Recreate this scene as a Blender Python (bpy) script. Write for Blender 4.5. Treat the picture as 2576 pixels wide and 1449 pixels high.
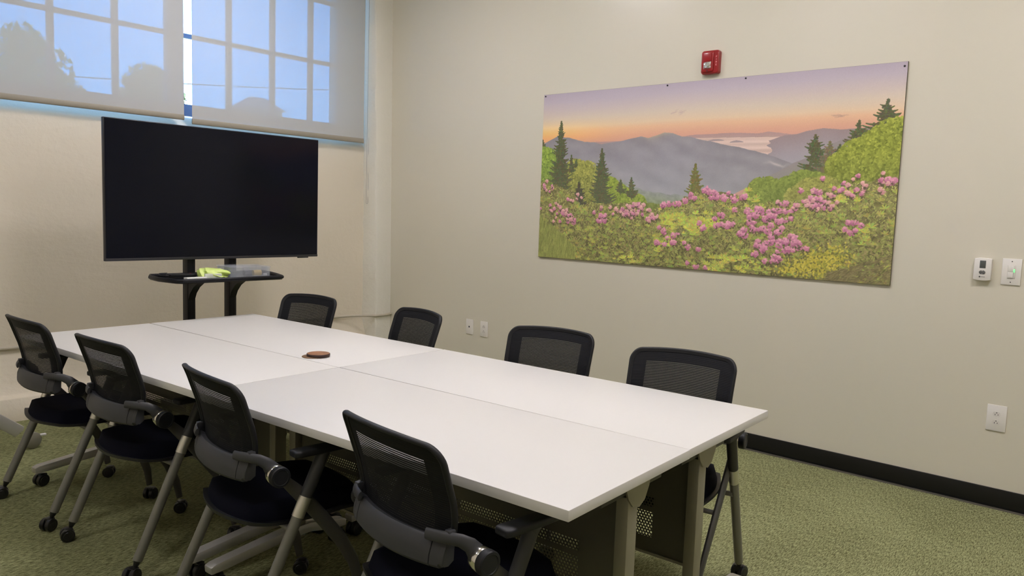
import bpy, bmesh, math, random
import numpy as np
from mathutils import Vector, Matrix, Euler
R = math.radians
random.seed(7)
for o in list(bpy.data.objects):
    bpy.data.objects.remove(o)
scn = bpy.context.scene
col = scn.collection

# ------------------------------------------------------------------ camera
cam_d = bpy.data.cameras.new('camera')
cam_d.sensor_fit = 'HORIZONTAL'; cam_d.sensor_width = 36.0
cam_d.lens = 36.0 * 1938.55 / 2576.0
cam_d.clip_start = 0.05; cam_d.clip_end = 300
cam = bpy.data.objects.new('camera', cam_d); col.objects.link(cam)
cam.location = (5.03195, -4.55773, 1.42867)
cam.rotation_euler = Euler((R(84.37), R(-2.0036), R(41.2404)), 'XYZ')
scn.camera = cam

# ------------------------------------------------------------------ view
scn.view_settings.view_transform = 'Standard'
scn.view_settings.look = 'None'
scn.view_settings.exposure = 0.0
scn.view_settings.gamma = 1.0
scn.view_settings.use_curve_mapping = False

# ------------------------------------------------------------------ world: clear daylight sky
SKY = 4.0
w = bpy.data.worlds.new('daylight_sky'); scn.world = w; w.use_nodes = True
nt = w.node_tree; nt.nodes.clear()
tc = nt.nodes.new('ShaderNodeTexCoord'); sep = nt.nodes.new('ShaderNodeSeparateXYZ')
ramp = nt.nodes.new('ShaderNodeValToRGB')
bg = nt.nodes.new('ShaderNodeBackground'); out = nt.nodes.new('ShaderNodeOutputWorld')
nt.links.new(tc.outputs['Generated'], sep.inputs[0]); nt.links.new(sep.outputs['Z'], ramp.inputs[0])
e = ramp.color_ramp.elements
e[0].position = 0.0; e[0].color = (0.30, 0.30, 0.27, 1)
e[1].position = 0.02; e[1].color = (0.46, 0.72, 1.0, 1)
n_ = e.new(0.16); n_.color = (0.36, 0.62, 1.0, 1)
n_ = e.new(0.45); n_.color = (0.30, 0.50, 0.92, 1)
nt.links.new(ramp.outputs[0], bg.inputs[0]); bg.inputs[1].default_value = 4.6 * SKY
nt.links.new(bg.outputs[0], out.inputs[0])

# ------------------------------------------------------------------ sun outside
sd = bpy.data.lights.new('sun', 'SUN'); sd.energy = 4.0; sd.angle = R(0.6); sd.color = (1, .93, .82)
so = bpy.data.objects.new('sun', sd); col.objects.link(so)
so.rotation_euler = Euler((R(38), 0, R(60)), 'XYZ')

# ------------------------------------------------------------------ helpers
def s2l(c):
    c = c / 255.0
    return c / 12.92 if c <= .04045 else ((c + .055) / 1.055) ** 2.4
def rgb(r, g, b): return (s2l(r), s2l(g), s2l(b), 1)

def mat(name, color, rough=.5, metal=0.0, spec=.5, bump=None, bscale=50, bdist=.002, coat=0, vary=None):
    m = bpy.data.materials.new(name); m.use_nodes = True
    nt = m.node_tree; b = nt.nodes['Principled BSDF']
    b.inputs['Base Color'].default_value = color
    b.inputs['Roughness'].default_value = rough
    b.inputs['Metallic'].default_value = metal
    b.inputs['Specular IOR Level'].default_value = spec
    b.inputs['Coat Weight'].default_value = coat
    tc = nt.nodes.new('ShaderNodeTexCoord')
    if bump:
        nz = nt.nodes.new('ShaderNodeTexNoise'); nz.inputs['Scale'].default_value = bscale
        nz.inputs['Detail'].default_value = 4
        bp = nt.nodes.new('ShaderNodeBump'); bp.inputs['Strength'].default_value = bump
        bp.inputs['Distance'].default_value = bdist
        nt.links.new(tc.outputs['Object'], nz.inputs['Vector'])
        nt.links.new(nz.outputs['Fac'], bp.inputs['Height']); nt.links.new(bp.outputs[0], b.inputs['Normal'])
    if vary:
        c2, sc = vary
        nz = nt.nodes.new('ShaderNodeTexNoise'); nz.inputs['Scale'].default_value = sc
        nz.inputs['Detail'].default_value = 3
        mx = nt.nodes.new('ShaderNodeMix'); mx.data_type = 'RGBA'
        mx.inputs['A'].default_value = color; mx.inputs['B'].default_value = c2
        nt.links.new(tc.outputs['Object'], nz.inputs['Vector'])
        nt.links.new(nz.outputs['Fac'], mx.inputs['Factor']); nt.links.new(mx.outputs['Result'], b.inputs['Base Color'])
    return m

def link(o, parent=None):
    col.objects.link(o)
    if parent is not None: o.parent = parent
    return o
def tag(o, label=None, cat=None, group=None, kind=None):
    if label: o['label'] = label
    if cat: o['category'] = cat
    if group: o['group'] = group
    if kind: o['kind'] = kind
    return o
def empty(name, loc=(0, 0, 0), rz=0):
    o = bpy.data.objects.new(name, None); o.empty_display_size = .1
    o.location = loc; o.rotation_euler = (0, 0, rz); return link(o)
def copy_tree(o, parent=None):
    c = o.copy(); col.objects.link(c); c.parent = parent
    for ch in list(o.children): copy_tree(ch, c)
    return c

class MB:
    """collects shapes into one mesh"""
    def __init__(s): s.bm = bmesh.new()
    def box(s, x0, x1, y0, y1, z0, z1, bev=0, seg=2, M=None):
        b = bmesh.new(); bmesh.ops.create_cube(b, size=1)
        for v in b.verts:
            v.co = Vector(((x0 + x1) / 2 + v.co.x * (x1 - x0), (y0 + y1) / 2 + v.co.y * (y1 - y0), (z0 + z1) / 2 + v.co.z * (z1 - z0)))
        if bev: bmesh.ops.bevel(b, geom=list(b.edges), offset=bev, segments=seg, affect='EDGES', profile=.5)
        return s.add(b, M)
    def add(s, b, M=None):
        if M is not None: bmesh.ops.transform(b, matrix=M, verts=b.verts)
        me = bpy.data.meshes.new('t'); b.to_mesh(me); b.free(); s.bm.from_mesh(me); bpy.data.meshes.remove(me)
        return s
    def tube(s, pts, r, seg=14, flat=1.0, up=(0, 0, 1), caps=True, r2=None, closed=False):
        """sweep an ellipse (r across, r*flat along 'up') through pts; r may be a list"""
        pts = [Vector(p) for p in pts]; n = len(pts)
        rs = r if isinstance(r, (list, tuple)) else [r] * n
        b = bmesh.new(); rings = []
        upv = Vector(up)
        for i, p in enumerate(pts):
            if closed: t = pts[(i + 1) % n] - pts[i - 1]
            elif i == 0: t = pts[1] - pts[0]
            elif i == n - 1: t = pts[-1] - pts[-2]
            else: t = (pts[i + 1] - pts[i]).normalized() + (pts[i] - pts[i - 1]).normalized()
            t.normalize()
            a = t.cross(upv)
            if a.length < 1e-4: a = t.cross(Vector((1, 0, 0)))
            a.normalize(); c = a.cross(t).normalized()
            rings.append([b.verts.new(p + a * math.cos(2 * math.pi * k / seg) * rs[i] + c * math.sin(2 * math.pi * k / seg) * rs[i] * flat) for k in range(seg)])
        m = n if closed else n - 1
        for i in range(m):
            A, B = rings[i], rings[(i + 1) % n]
            for k in range(seg):
                b.faces.new((A[k], A[(k + 1) % seg], B[(k + 1) % seg], B[k]))
        if caps and not closed:
            b.faces.new(rings[0][::-1]); b.faces.new(rings[-1])
        bmesh.ops.recalc_face_normals(b, faces=b.faces)
        return s.add(b)
    def lathe(s, prof, seg=28, M=None):
        """prof: list of (radius, z) about the z axis"""
        b = bmesh.new(); rings = []
        for r, z in prof:
            rings.append([b.verts.new((r * math.cos(2 * math.pi * k / seg), r * math.sin(2 * math.pi * k / seg), z)) for k in range(seg)] if r > 1e-6 else [b.verts.new((0, 0, z))])
        for A, B in zip(rings, rings[1:]):
            for k in range(seg):
                k2 = (k + 1) % seg
                if len(A) == 1 and len(B) == 1: continue
                if len(A) == 1: b.faces.new((A[0], B[k], B[k2]))
                elif len(B) == 1: b.faces.new((A[k], B[0], A[k2]))
                else: b.faces.new((A[k], B[k], B[k2], A[k2]))
        bmesh.ops.recalc_face_normals(b, faces=b.faces)
        return s.add(b, M)
    def prism(s, poly, axis, a0, a1, bev=0, M=None):
        """poly in the two other axes (order x,y,z without axis), extruded along axis"""
        b = bmesh.new()
        def P(u, v, t):
            return {0: (t, u, v), 1: (u, t, v), 2: (u, v, t)}[axis]
        A = [b.verts.new(P(u, v, a0)) for u, v in poly]; B = [b.verts.new(P(u, v, a1)) for u, v in poly]
        n = len(poly)
        b.faces.new(A[::-1]); b.faces.new(B)
        for i in range(n): b.faces.new((A[i], A[(i + 1) % n], B[(i + 1) % n], B[i]))
        bmesh.ops.recalc_face_normals(b, faces=b.faces)
        if bev: bmesh.ops.bevel(b, geom=list(b.edges), offset=bev, segments=2, affect='EDGES', profile=.5)
        return s.add(b, M)
    def build(s, name, m, parent=None, smooth=True, ang=35):
        me = bpy.data.meshes.new(name); s.bm.to_mesh(me); s.bm.free()
        me.materials.append(m)
        if smooth:
            me.shade_smooth()
            try: me.set_sharp_from_angle(angle=R(ang))
            except Exception: pass
        o = bpy.data.objects.new(name, me); return link(o, parent)

AX_X = Matrix.Rotation(R(90), 4, 'Y')       # lathe axis z -> x
AX_Y = Matrix.Rotation(R(-90), 4, 'X')      # lathe axis z -> y

# ------------------------------------------------------------------ materials
def wall_mat(name, c, c2, rough, bump, scale, dist, crack=False, spec=.35):
    m = bpy.data.materials.new(name); m.use_nodes = True
    nt = m.node_tree; b = nt.nodes['Principled BSDF']; b.inputs['Roughness'].default_value = rough
    b.inputs['Specular IOR Level'].default_value = spec
    tc = nt.nodes.new('ShaderNodeTexCoord')
    n1 = nt.nodes.new('ShaderNodeTexNoise'); n1.inputs['Scale'].default_value = 1.3; n1.inputs['Detail'].default_value = 5
    mx = nt.nodes.new('ShaderNodeMix'); mx.data_type = 'RGBA'; mx.inputs['A'].default_value = c; mx.inputs['B'].default_value = c2
    nt.links.new(tc.outputs['Object'], n1.inputs['Vector']); nt.links.new(n1.outputs['Fac'], mx.inputs['Factor'])
    nt.links.new(mx.outputs['Result'], b.inputs['Base Color'])
    n2 = nt.nodes.new('ShaderNodeTexNoise'); n2.inputs['Scale'].default_value = scale; n2.inputs['Detail'].default_value = 6
    n2.inputs['Roughness'].default_value = .6
    bp = nt.nodes.new('ShaderNodeBump'); bp.inputs['Strength'].default_value = bump; bp.inputs['Distance'].default_value = dist
    nt.links.new(tc.outputs['Object'], n2.inputs['Vector'])
    if crack:
        mp = nt.nodes.new('ShaderNodeMapping'); mp.inputs['Scale'].default_value = (1, .6, 1.5)
        n3 = nt.nodes.new('ShaderNodeTexNoise'); n3.inputs['Scale'].default_value = 1.6; n3.inputs['Detail'].default_value = 5
        n3.inputs['Distortion'].default_value = .9; n3.inputs['Roughness'].default_value = .5
        nt.links.new(tc.outputs['Object'], mp.inputs[0]); nt.links.new(mp.outputs[0], n3.inputs['Vector'])
        ad = nt.nodes.new('ShaderNodeMath'); ad.operation = 'MULTIPLY_ADD'; ad.inputs[1].default_value = 4.0
        nt.links.new(n3.outputs['Fac'], ad.inputs[0]); nt.links.new(n2.outputs['Fac'], ad.inputs[2])
        nt.links.new(ad.outputs[0], bp.inputs['Height'])
    else:
        nt.links.new(n2.outputs['Fac'], bp.inputs['Height'])
    nt.links.new(bp.outputs[0], b.inputs['Normal'])
    return m

M_WALL = wall_mat('painted_drywall', (.675, .635, .52, 1), (.695, .655, .54, 1), .30, .05, 90, .0006, spec=.6)
M_PLASTER = wall_mat('painted_plaster', (.70, .63, .505, 1), (.75, .68, .55, 1), .6, .32, 14, .012, True)
M_PILASTER = wall_mat('painted_pilaster', (.77, .745, .65, 1), (.80, .775, .68, 1), .6, .7, 13, .012)
M_CEIL = mat('ceiling_paint', rgb(225, 222, 214), .8)
M_BASE = mat('black_rubber_base', rgb(16, 15, 15), .45, spec=.4)
M_SHADE_BAR = mat('shade_hem_bar', (.34, .31, .25, 1), .6)
M_FRAME = mat('window_steel', rgb(120, 130, 165), .5)
M_SILL = mat('sill_plaster', (.72, .70, .64, 1), .7, bump=.4, bscale=30)
M_TOP = mat('white_laminate', (.67, .655, .625, 1), .42, spec=.4)
M_TOPEDGE = M_TOP
M_GREYMETAL = mat('warm_grey_powdercoat', rgb(146, 142, 124), .42, metal=.35, spec=.5)
M_SILVER = mat('satin_silver_cast', rgb(196, 194, 188), .38, metal=.45)
M_DARKMETAL = mat('charcoal_metal', rgb(62, 60, 56), .45, metal=.2)
M_CHAIRLEG = mat('chair_tube_grey', rgb(126, 125, 119), .42, metal=.4, spec=.5)
M_SLEEVE = mat('chair_black_sleeve', rgb(52, 52, 52), .5)
M_FRONTLEG = mat('chair_dark_bar', rgb(78, 77, 74), .42, metal=.2)
M_PLASTIC = mat('black_plastic', rgb(24, 25, 28), .5, spec=.35, bump=.08, bscale=600, bdist=.0004)
M_SEATSHELL = mat('seat_shell_black', rgb(22, 22, 24), .45)
M_BAND = mat('charcoal_plastic', rgb(56, 57, 60), .5, spec=.45, bump=.1, bscale=700, bdist=.0004)
M_FABRIC = mat('black_seat_fabric', rgb(14, 15, 26), .95, spec=.1, bump=.25, bscale=500, bdist=.001)
M_CHROME = mat('chrome', (.82, .80, .76, 1), .16, metal=1.0)
M_RUBBER = mat('black_caster', rgb(22, 22, 23), .35, spec=.5)
M_TV = mat('tv_screen', (.002, .003, .009, 1), .14, spec=.22)
M_TVFRAME = mat('tv_bezel', (.012, .012, .015, 1), .35)
M_CART = mat('cart_black', (.005, .0055, .009, 1), .45, spec=.3)
M_WHITE = mat('white_device_plastic', (.78, .75, .70, 1), .4)
M_WHITE2 = mat('white_device_face', (.72, .69, .64, 1), .4)
M_GREYBTN = mat('grey_buttons', rgb(95, 95, 92), .4)
M_LCD = mat('lcd', rgb(84, 87, 84), .3)
M_BLACK = mat('black_slot', (.006, .006, .008, 1), .5)
M_RED = mat('alarm_red', rgb(150, 22, 26), .3, coat=.3)
M_PINK = mat('alarm_letters', rgb(225, 150, 150), .5)
M_STROBE = mat('strobe_lens', (.82, .82, .80, 1), .08, metal=.75)
M_CONDUIT = mat('painted_conduit', (.50, .46, .36, 1), .4)
M_CHAIN = mat('bead_chain', (.52, .50, .46, 1), .4)
M_WOODA = mat('walnut_wood', rgb(184, 130, 90), .5, vary=(rgb(104, 68, 48), 34))
M_WOODEDGE = mat('dark_wood_edge', rgb(52, 28, 20), .5)
M_PAPER = mat('paper', (.8, .8, .78, 1), .7)
M_GREEN = mat('lime_wrapping', rgb(186, 222, 70), .5, vary=(rgb(232, 240, 170), 30))
M_YELLOW = mat('yellow_tape', rgb(222, 186, 96), .5)
M_GREYFOAM = mat('grey_eraser', rgb(90, 92, 100), .8)
M_BARK = mat('bark', rgb(95, 80, 60), .9)
M_LEAF1 = mat('leaf_dark', (.10, .17, .045, 1), .8, vary=((.30, .36, .07, 1), 1.2))
M_LEAF2 = mat('leaf_olive', (.20, .16, .05, 1), .8, vary=((.13, .2, .06, 1), 1.2))
M_HOUSE = mat('house_wall', rgb(150, 145, 140), .8)
M_ROOF = mat('roof_shingle', rgb(95, 92, 105), .8)
M_GROUND = mat('outdoor_ground', rgb(110, 112, 90), .9, vary=(rgb(90, 100, 70), 1))
M_WIRE = mat('cable', rgb(40, 40, 46), .6)
M_LEDG = mat('green_led', (.1, .8, .2, 1), .4)
_b = M_LEDG.node_tree.nodes['Principled BSDF']; _b.inputs['Emission Color'].default_value = (.25, 1, .35, 1); _b.inputs['Emission Strength'].default_value = 1.0

def clear_plastic():
    m = bpy.data.materials.new('clear_plastic'); m.use_nodes = True; nt = m.node_tree
    b = nt.nodes['Principled BSDF']; b.inputs['Base Color'].default_value = (.75, .78, .82, 1)
    b.inputs['Roughness'].default_value = .15
    t = nt.nodes.new('ShaderNodeBsdfTransparent'); t.inputs[0].default_value = (.93, .94, .96, 1)
    mx = nt.nodes.new('ShaderNodeMixShader'); mx.inputs[0].default_value = .20
    nt.links.new(t.outputs[0], mx.inputs[1]); nt.links.new(b.outputs[0], mx.inputs[2])
    nt.links.new(mx.outputs[0], nt.nodes['Material Output'].inputs[0]); return m
M_CLEAR = clear_plastic()

def glass():
    m = bpy.data.materials.new('window_glass'); m.use_nodes = True; nt = m.node_tree
    nt.nodes.remove(nt.nodes['Principled BSDF'])
    g = nt.nodes.new('ShaderNodeBsdfGlossy'); g.inputs['Roughness'].default_value = .02
    t = nt.nodes.new('ShaderNodeBsdfTransparent'); t.inputs[0].default_value = (.93, .96, .96, 1)
    f = nt.nodes.new('ShaderNodeFresnel'); f.inputs[0].default_value = 1.45
    mx = nt.nodes.new('ShaderNodeMixShader')
    nt.links.new(f.outputs[0], mx.inputs[0]); nt.links.new(t.outputs[0], mx.inputs[1]); nt.links.new(g.outputs[0], mx.inputs[2])
    nt.links.new(mx.outputs[0], nt.nodes['Material Output'].inputs[0]); return m
M_GLASS = glass()

def shade_fabric():
    """woven solar-screen fabric: open weave lets some of the view through, the threads scatter light"""
    m = bpy.data.materials.new('solar_shade_fabric'); m.use_nodes = True; nt = m.node_tree
    nt.nodes.remove(nt.nodes['Principled BSDF'])
    tc = nt.nodes.new('ShaderNodeTexCoord')
    def weave(sc):
        mp = nt.nodes.new('ShaderNodeMapping'); mp.inputs['Scale'].default_value = sc
        nz = nt.nodes.new('ShaderNodeTexNoise'); nz.inputs['Scale'].default_value = 1.0; nz.inputs['Detail'].default_value = 2
        nt.links.new(tc.outputs['Object'], mp.inputs[0]); nt.links.new(mp.outputs[0], nz.inputs['Vector']); return nz
    a, b_ = weave((1, 190, 16)), weave((1, 16, 190))
    ad = nt.nodes.new('ShaderNodeMath'); ad.operation = 'ADD'
    nt.links.new(a.outputs['Fac'], ad.inputs[0]); nt.links.new(b_.outputs['Fac'], ad.inputs[1])
    mr = nt.nodes.new('ShaderNodeMapRange'); mr.inputs['From Min'].default_value = .7; mr.inputs['From Max'].default_value = 1.3
    mr.inputs['To Min'].default_value = .60; mr.inputs['To Max'].default_value = 1.40
    nt.links.new(ad.outputs[0], mr.inputs['Value'])
    t = nt.nodes.new('ShaderNodeBsdfTransparent')
    vm = nt.nodes.new('ShaderNodeVectorMath'); vm.operation = 'SCALE'; vm.inputs[0].default_value = SHADE_T
    nt.links.new(mr.outputs[0], vm.inputs['Scale']); nt.links.new(vm.outputs[0], t.inputs[0])
    d = nt.nodes.new('ShaderNodeBsdfDiffuse'); d.inputs[0].default_value = SHADE_D
    tl = nt.nodes.new('ShaderNodeBsdfTranslucent'); tl.inputs[0].default_value = SHADE_TL
    a1 = nt.nodes.new('ShaderNodeAddShader'); a2 = nt.nodes.new('ShaderNodeAddShader')
    nt.links.new(d.outputs[0], a1.inputs[0]); nt.links.new(tl.outputs[0], a1.inputs[1])
    nt.links.new(a1.outputs[0], a2.inputs[0]); nt.links.new(t.outputs[0], a2.inputs[1])
    nt.links.new(a2.outputs[0], nt.nodes['Material Output'].inputs[0]); return m
SHADE_T = (.0008, .018, .033); SHADE_D = (.52, .52, .50, 1); SHADE_TL = (.015, .017, .0165, 1)
M_SHADE = shade_fabric()

def mesh_fabric():
    """chair back net: solid black margin, inside it horizontal threads with open slits"""
    m = bpy.data.materials.new('chair_net'); m.use_nodes = True; nt = m.node_tree
    b = nt.nodes['Principled BSDF']; b.inputs['Base Color'].default_value = rgb(17, 18, 22); b.inputs['Roughness'].default_value = .7
    b.inputs['Specular IOR Level'].default_value = .25
    uv = nt.nodes.new('ShaderNodeUVMap'); sp = nt.nodes.new('ShaderNodeSeparateXYZ'); nt.links.new(uv.outputs[0], sp.inputs[0])
    def M(op, a, b2=None, c=None):
        n = nt.nodes.new('ShaderNodeMath'); n.operation = op
        for i, v in enumerate((a, b2, c)):
            if v is None: continue
            if isinstance(v, (int, float)): n.inputs[i].default_value = v
            else: nt.links.new(v, n.inputs[i])
        return n.outputs[0]
    u, v = sp.outputs[0], sp.outputs[1]
    fr = M('FRACT', M('MULTIPLY', v, 46.0))
    slit = M('GREATER_THAN', fr, .60)
    inu = M('LESS_THAN', M('ABSOLUTE', M('SUBTRACT', u, .5)), .355)
    inv = M('LESS_THAN', M('ABSOLUTE', M('SUBTRACT', v, .46)), .37)
    th = M('GREATER_THAN', M('FRACT', M('MULTIPLY', u, 190.0)), .74)
    fac = M('MULTIPLY', M('MULTIPLY', slit, inu), M('MULTIPLY', inv, th))
    t = nt.nodes.new('ShaderNodeBsdfTransparent'); mx = nt.nodes.new('ShaderNodeMixShader')
    nt.links.new(fac, mx.inputs[0]); nt.links.new(b.outputs[0], mx.inputs[1]); nt.links.new(t.outputs[0], mx.inputs[2])
    nt.links.new(mx.outputs[0], nt.nodes['Material Output'].inputs[0])
    # threads catch the light
    bp = nt.nodes.new('ShaderNodeBump'); bp.inputs['Strength'].default_value = .5; bp.inputs['Distance'].default_value = .002
    nt.links.new(M('PINGPONG', M('MULTIPLY', v, 46.0), .5), bp.inputs['Height']); nt.links.new(bp.outputs[0], b.inputs['Normal'])
    return m
M_NET = mesh_fabric()

def perforated():
    """sheet steel with a field of punched round holes (object x = along the panel, z = up)"""
    m = bpy.data.materials.new('perforated_steel'); m.use_nodes = True; nt = m.node_tree
    b = nt.nodes['Principled BSDF']; b.inputs['Base Color'].default_value = rgb(88, 86, 74); b.inputs['Roughness'].default_value = .5
    b.inputs['Metallic'].default_value = .2
    tc = nt.nodes.new('ShaderNodeTexCoord'); sp = nt.nodes.new('ShaderNodeSeparateXYZ'); nt.links.new(tc.outputs['Object'], sp.inputs[0])
    def M(op, a, b2=None, c=None):
        n = nt.nodes.new('ShaderNodeMath'); n.operation = op
        for i, v in enumerate((a, b2, c)):
            if v is None: continue
            if isinstance(v, (int, float)): n.inputs[i].default_value = v
            else: nt.links.new(v, n.inputs[i])
        return n.outputs[0]
    X, Z = sp.outputs[0], sp.outputs[2]
    P = .0115
    rz = M('DIVIDE', Z, P * .866)
    row = M('FLOOR', rz)
    off = M('MULTIPLY', M('MODULO', row, 2.0), .5)
    fx = M('SUBTRACT', M('FRACT', M('ADD', M('ADD', M('DIVIDE', X, P), off), 400.0)), .5)
    fz = M('MULTIPLY', M('SUBTRACT', M('FRACT', rz), .5), .866)
    d = M('ADD', M('MULTIPLY', fx, fx), M('MULTIPLY', fz, fz))
    hole = M('LESS_THAN', d, .33 * .33)
    inx = M('MULTIPLY', M('LESS_THAN', X, -.215), M('GREATER_THAN', X, -1.41))
    inz = M('MULTIPLY', M('LESS_THAN', Z, .475), M('GREATER_THAN', Z, .335))
    gap = M('GREATER_THAN', M('ABSOLUTE', M('SUBTRACT', Z, .433)), .009)
    fac = M('MULTIPLY', M('MULTIPLY', hole, inx), M('MULTIPLY', inz, gap))
    t = nt.nodes.new('ShaderNodeBsdfTransparent'); mx = nt.nodes.new('ShaderNodeMixShader')
    nt.links.new(fac, mx.inputs[0]); nt.links.new(b.outputs[0], mx.inputs[1]); nt.links.new(t.outputs[0], mx.inputs[2])
    nt.links.new(mx.outputs[0], nt.nodes['Material Output'].inputs[0]); return m
M_PERF = perforated()

def carpet():
    m = bpy.data.materials.new('green_carpet'); m.use_nodes = True; nt = m.node_tree
    b = nt.nodes['Principled BSDF']; b.inputs['Roughness'].default_value = .95; b.inputs['Specular IOR Level'].default_value = .1
    tc = nt.nodes.new('ShaderNodeTexCoord')
    def nz(sc, scale, det, dist=0, rough=.5):
        mp = nt.nodes.new('ShaderNodeMapping'); mp.inputs['Scale'].default_value = sc
        n = nt.nodes.new('ShaderNodeTexNoise'); n.inputs['Scale'].default_value = scale; n.inputs['Detail'].default_value = det
        n.inputs['Distortion'].default_value = dist; n.inputs['Roughness'].default_value = rough
        nt.links.new(tc.outputs['Object'], mp.inputs[0]); nt.links.new(mp.outputs[0], n.inputs['Vector']); return n
    a = nz((1, .17, 1), 235, 3, .4, .65)          # streaks run along y
    c = nz((1, .6, 1), 420, 2)
    g = nz((1, 1, 1), 2.2, 3)
    s1 = nt.nodes.new('ShaderNodeMath'); s1.operation = 'MULTIPLY_ADD'; s1.inputs[1].default_value = .35
    nt.links.new(c.outputs['Fac'], s1.inputs[0]); nt.links.new(a.outputs['Fac'], s1.inputs[2])
    s2 = nt.nodes.new('ShaderNodeMath'); s2.operation = 'MULTIPLY_ADD'; s2.inputs[1].default_value = .14
    nt.links.new(g.outputs['Fac'], s2.inputs[0]); nt.links.new(s1.outputs[0], s2.inputs[2])
    r = nt.nodes.new('ShaderNodeValToRGB'); e = r.color_ramp.elements
    e[0].position = .60; e[0].color = (.095, .094, .040, 1)
    e[1].position = .86; e[1].color = (.345, .36, .185, 1)
    n = e.new(.71); n.color = (.19, .195, .090, 1)
    nt.links.new(s2.outputs[0], r.inputs[0]); nt.links.new(r.outputs[0], b.inputs['Base Color'])
    bp = nt.nodes.new('ShaderNodeBump'); bp.inputs['Strength'].default_value = .7; bp.inputs['Distance'].default_value = .004
    nt.links.new(s1.outputs[0], bp.inputs['Height']); nt.links.new(bp.outputs[0], b.inputs['Normal'])
    return m
M_CARPET = carpet()

# ------------------------------------------------------------------ the room
XW = -.60            # face of the window wall
XB, YL, ZC = 7.2, -6.2, 3.75
def struct(name, mb, m, **k): return tag(mb.build(name, m, **k), kind='structure')
struct('floor', MB().box(XW - .15, XB + .15, YL - .15, .15, -.12, 0), M_CARPET)
struct('ceiling', MB().box(XW - .15, XB + .15, YL - .15, .15, ZC, ZC + .12), M_CEIL)
struct('wall_right', MB().box(XW - .3, XB + .15, 0, .15, 0, ZC), M_WALL)
struct('wall_left', MB().box(XW - .3, XB + .15, YL - .15, YL, 0, ZC), M_WALL)
struct('wall_back', MB().box(XB, XB + .15, YL, 0, 0, ZC), M_WALL)
# window wall: solid below the sill; opening above from y=-5.6 to the pilaster
SZ, SZB = 1.985, 2.075
mb = MB()
mb.prism([(XW, 0), (XW, SZ - .045), (XW - .008, SZ - .022), (XW - .024, SZ - .004), (XW - .045, SZ + .008), (-.80, SZB), (-.90, SZB), (-.90, 0)], 1, YL, 0)
mb.box(-.90, XW, YL, -5.4, SZ, ZC); mb.box(-.90, XW, YL, 0, 3.70, ZC)
struct('wall_window', mb, M_PLASTER, ang=60)
# low plinth at its foot, with a ledge
mb = MB(); random.seed(3)
mb.prism([(XW - .02, 0), (-.435, 0), (-.437, .144), (-.444, .1505), (-.498, .153), (-.509, .162), (-.545, .27), (XW + .001, .41), (XW - .02, .41)], 1, YL, -.17)
struct('trim_plinth', mb, M_PLASTER, ang=60)
# pilaster in the corner, front face leaning back a little with a lumpy arris
b = bmesh.new(); rows = []
for i in range(61):
    z = ZC * i / 60; t = min(1, max(0, (z - .6) / 2.6)); lean = -.045 * t
    j = random.uniform(-.004, .004)
    yl = -.168 - .020 * t + j
    rows.append([b.verts.new(p) for p in ((-.95, yl, z), (-.62, yl + random.uniform(-.003, .003), z), (-.415 + lean, yl + random.uniform(-.003, .003), z), (-.405 + lean + j * .5, yl + .012, z), (-.407 + lean, -.09, z), (-.407 + lean, .0, z))])
for A, B in zip(rows, rows[1:]):
    for k in range(5): b.faces.new((A[k], A[k + 1], B[k + 1], B[k]))
bmesh.ops.recalc_face_normals(b, faces=b.faces)
pil = MB().add(b); pil_o = struct('trim_pilaster', pil, M_PILASTER, ang=50)
# solid jamb between the glass and the pilaster
struct('trim_jamb', MB().box(-.90, -.74, -.345, -.15, SZB - .06, 3.70), M_PILASTER)
# baseboards
mb = MB(); mb.box(-.40, XB, -.012, 0, .0, .104, bev=.002); mb.box(-.40, XB, -.020, -.010, 0, .012)
struct('baseboard_right', mb, M_BASE)
struct('trim_1', MB().box(-.40, XB, -.0235, -.019, 0, .009), mat('carpet_edge_strip', rgb(95, 90, 84), .6))
struct('baseboard_left', MB().box(XW, XB, YL, YL + .012, 0, .104), M_BASE)
struct('baseboard_back', MB().box(XB - .012, XB, YL + .012, -.024, 0, .104), M_BASE)

# windows: steel sash of small panes behind the shades
def window(n, y0, y1, verts):
    xg = -.75
    f = MB()
    zs = [2.655, 3.17]
    f.box(xg - .02, xg + .02, y0, y1, SZB - .01, 2.150); f.box(xg - .02, xg + .02, y0, y1, 3.62, 3.72)
    f.box(xg - .021, xg + .021, y0, y1, 2.103, 2.108)
    f.box(xg - .02, xg + .02, y0, y0 + .03, 2.15, 3.62); f.box(xg - .02, xg + .02, y1 - .03, y1, 2.15, 3.62)
    for y in verts: f.box(xg - .016, xg + .016, y - .020, y + .020, 2.15, 3.62)
    for z in zs: f.box(xg - .018, xg + .018, y0 + .03, y1 - .03, z - .015, z + .015)
    o = struct('window_%d' % n, f, M_FRAME)
    g = MB().box(xg - .003, xg + .003, y0 + .01, y1 - .01, 2.12, 3.66).build('pane', M_GLASS, o)
    return o
window(1, -1.80, -.345, [-1.395, -1.013, -.649])
window(2, -5.40, -1.80, [-4.88, -4.47, -4.06, -3.63, -3.06, -2.66, -2.25, -1.835])
# post between the two windows (grey band behind the left shade's right edge)
struct('trim_mullion', MB().box(-.80, -.735, -1.885, -1.785, SZB - .005, 3.70), M_FRAME)

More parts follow.
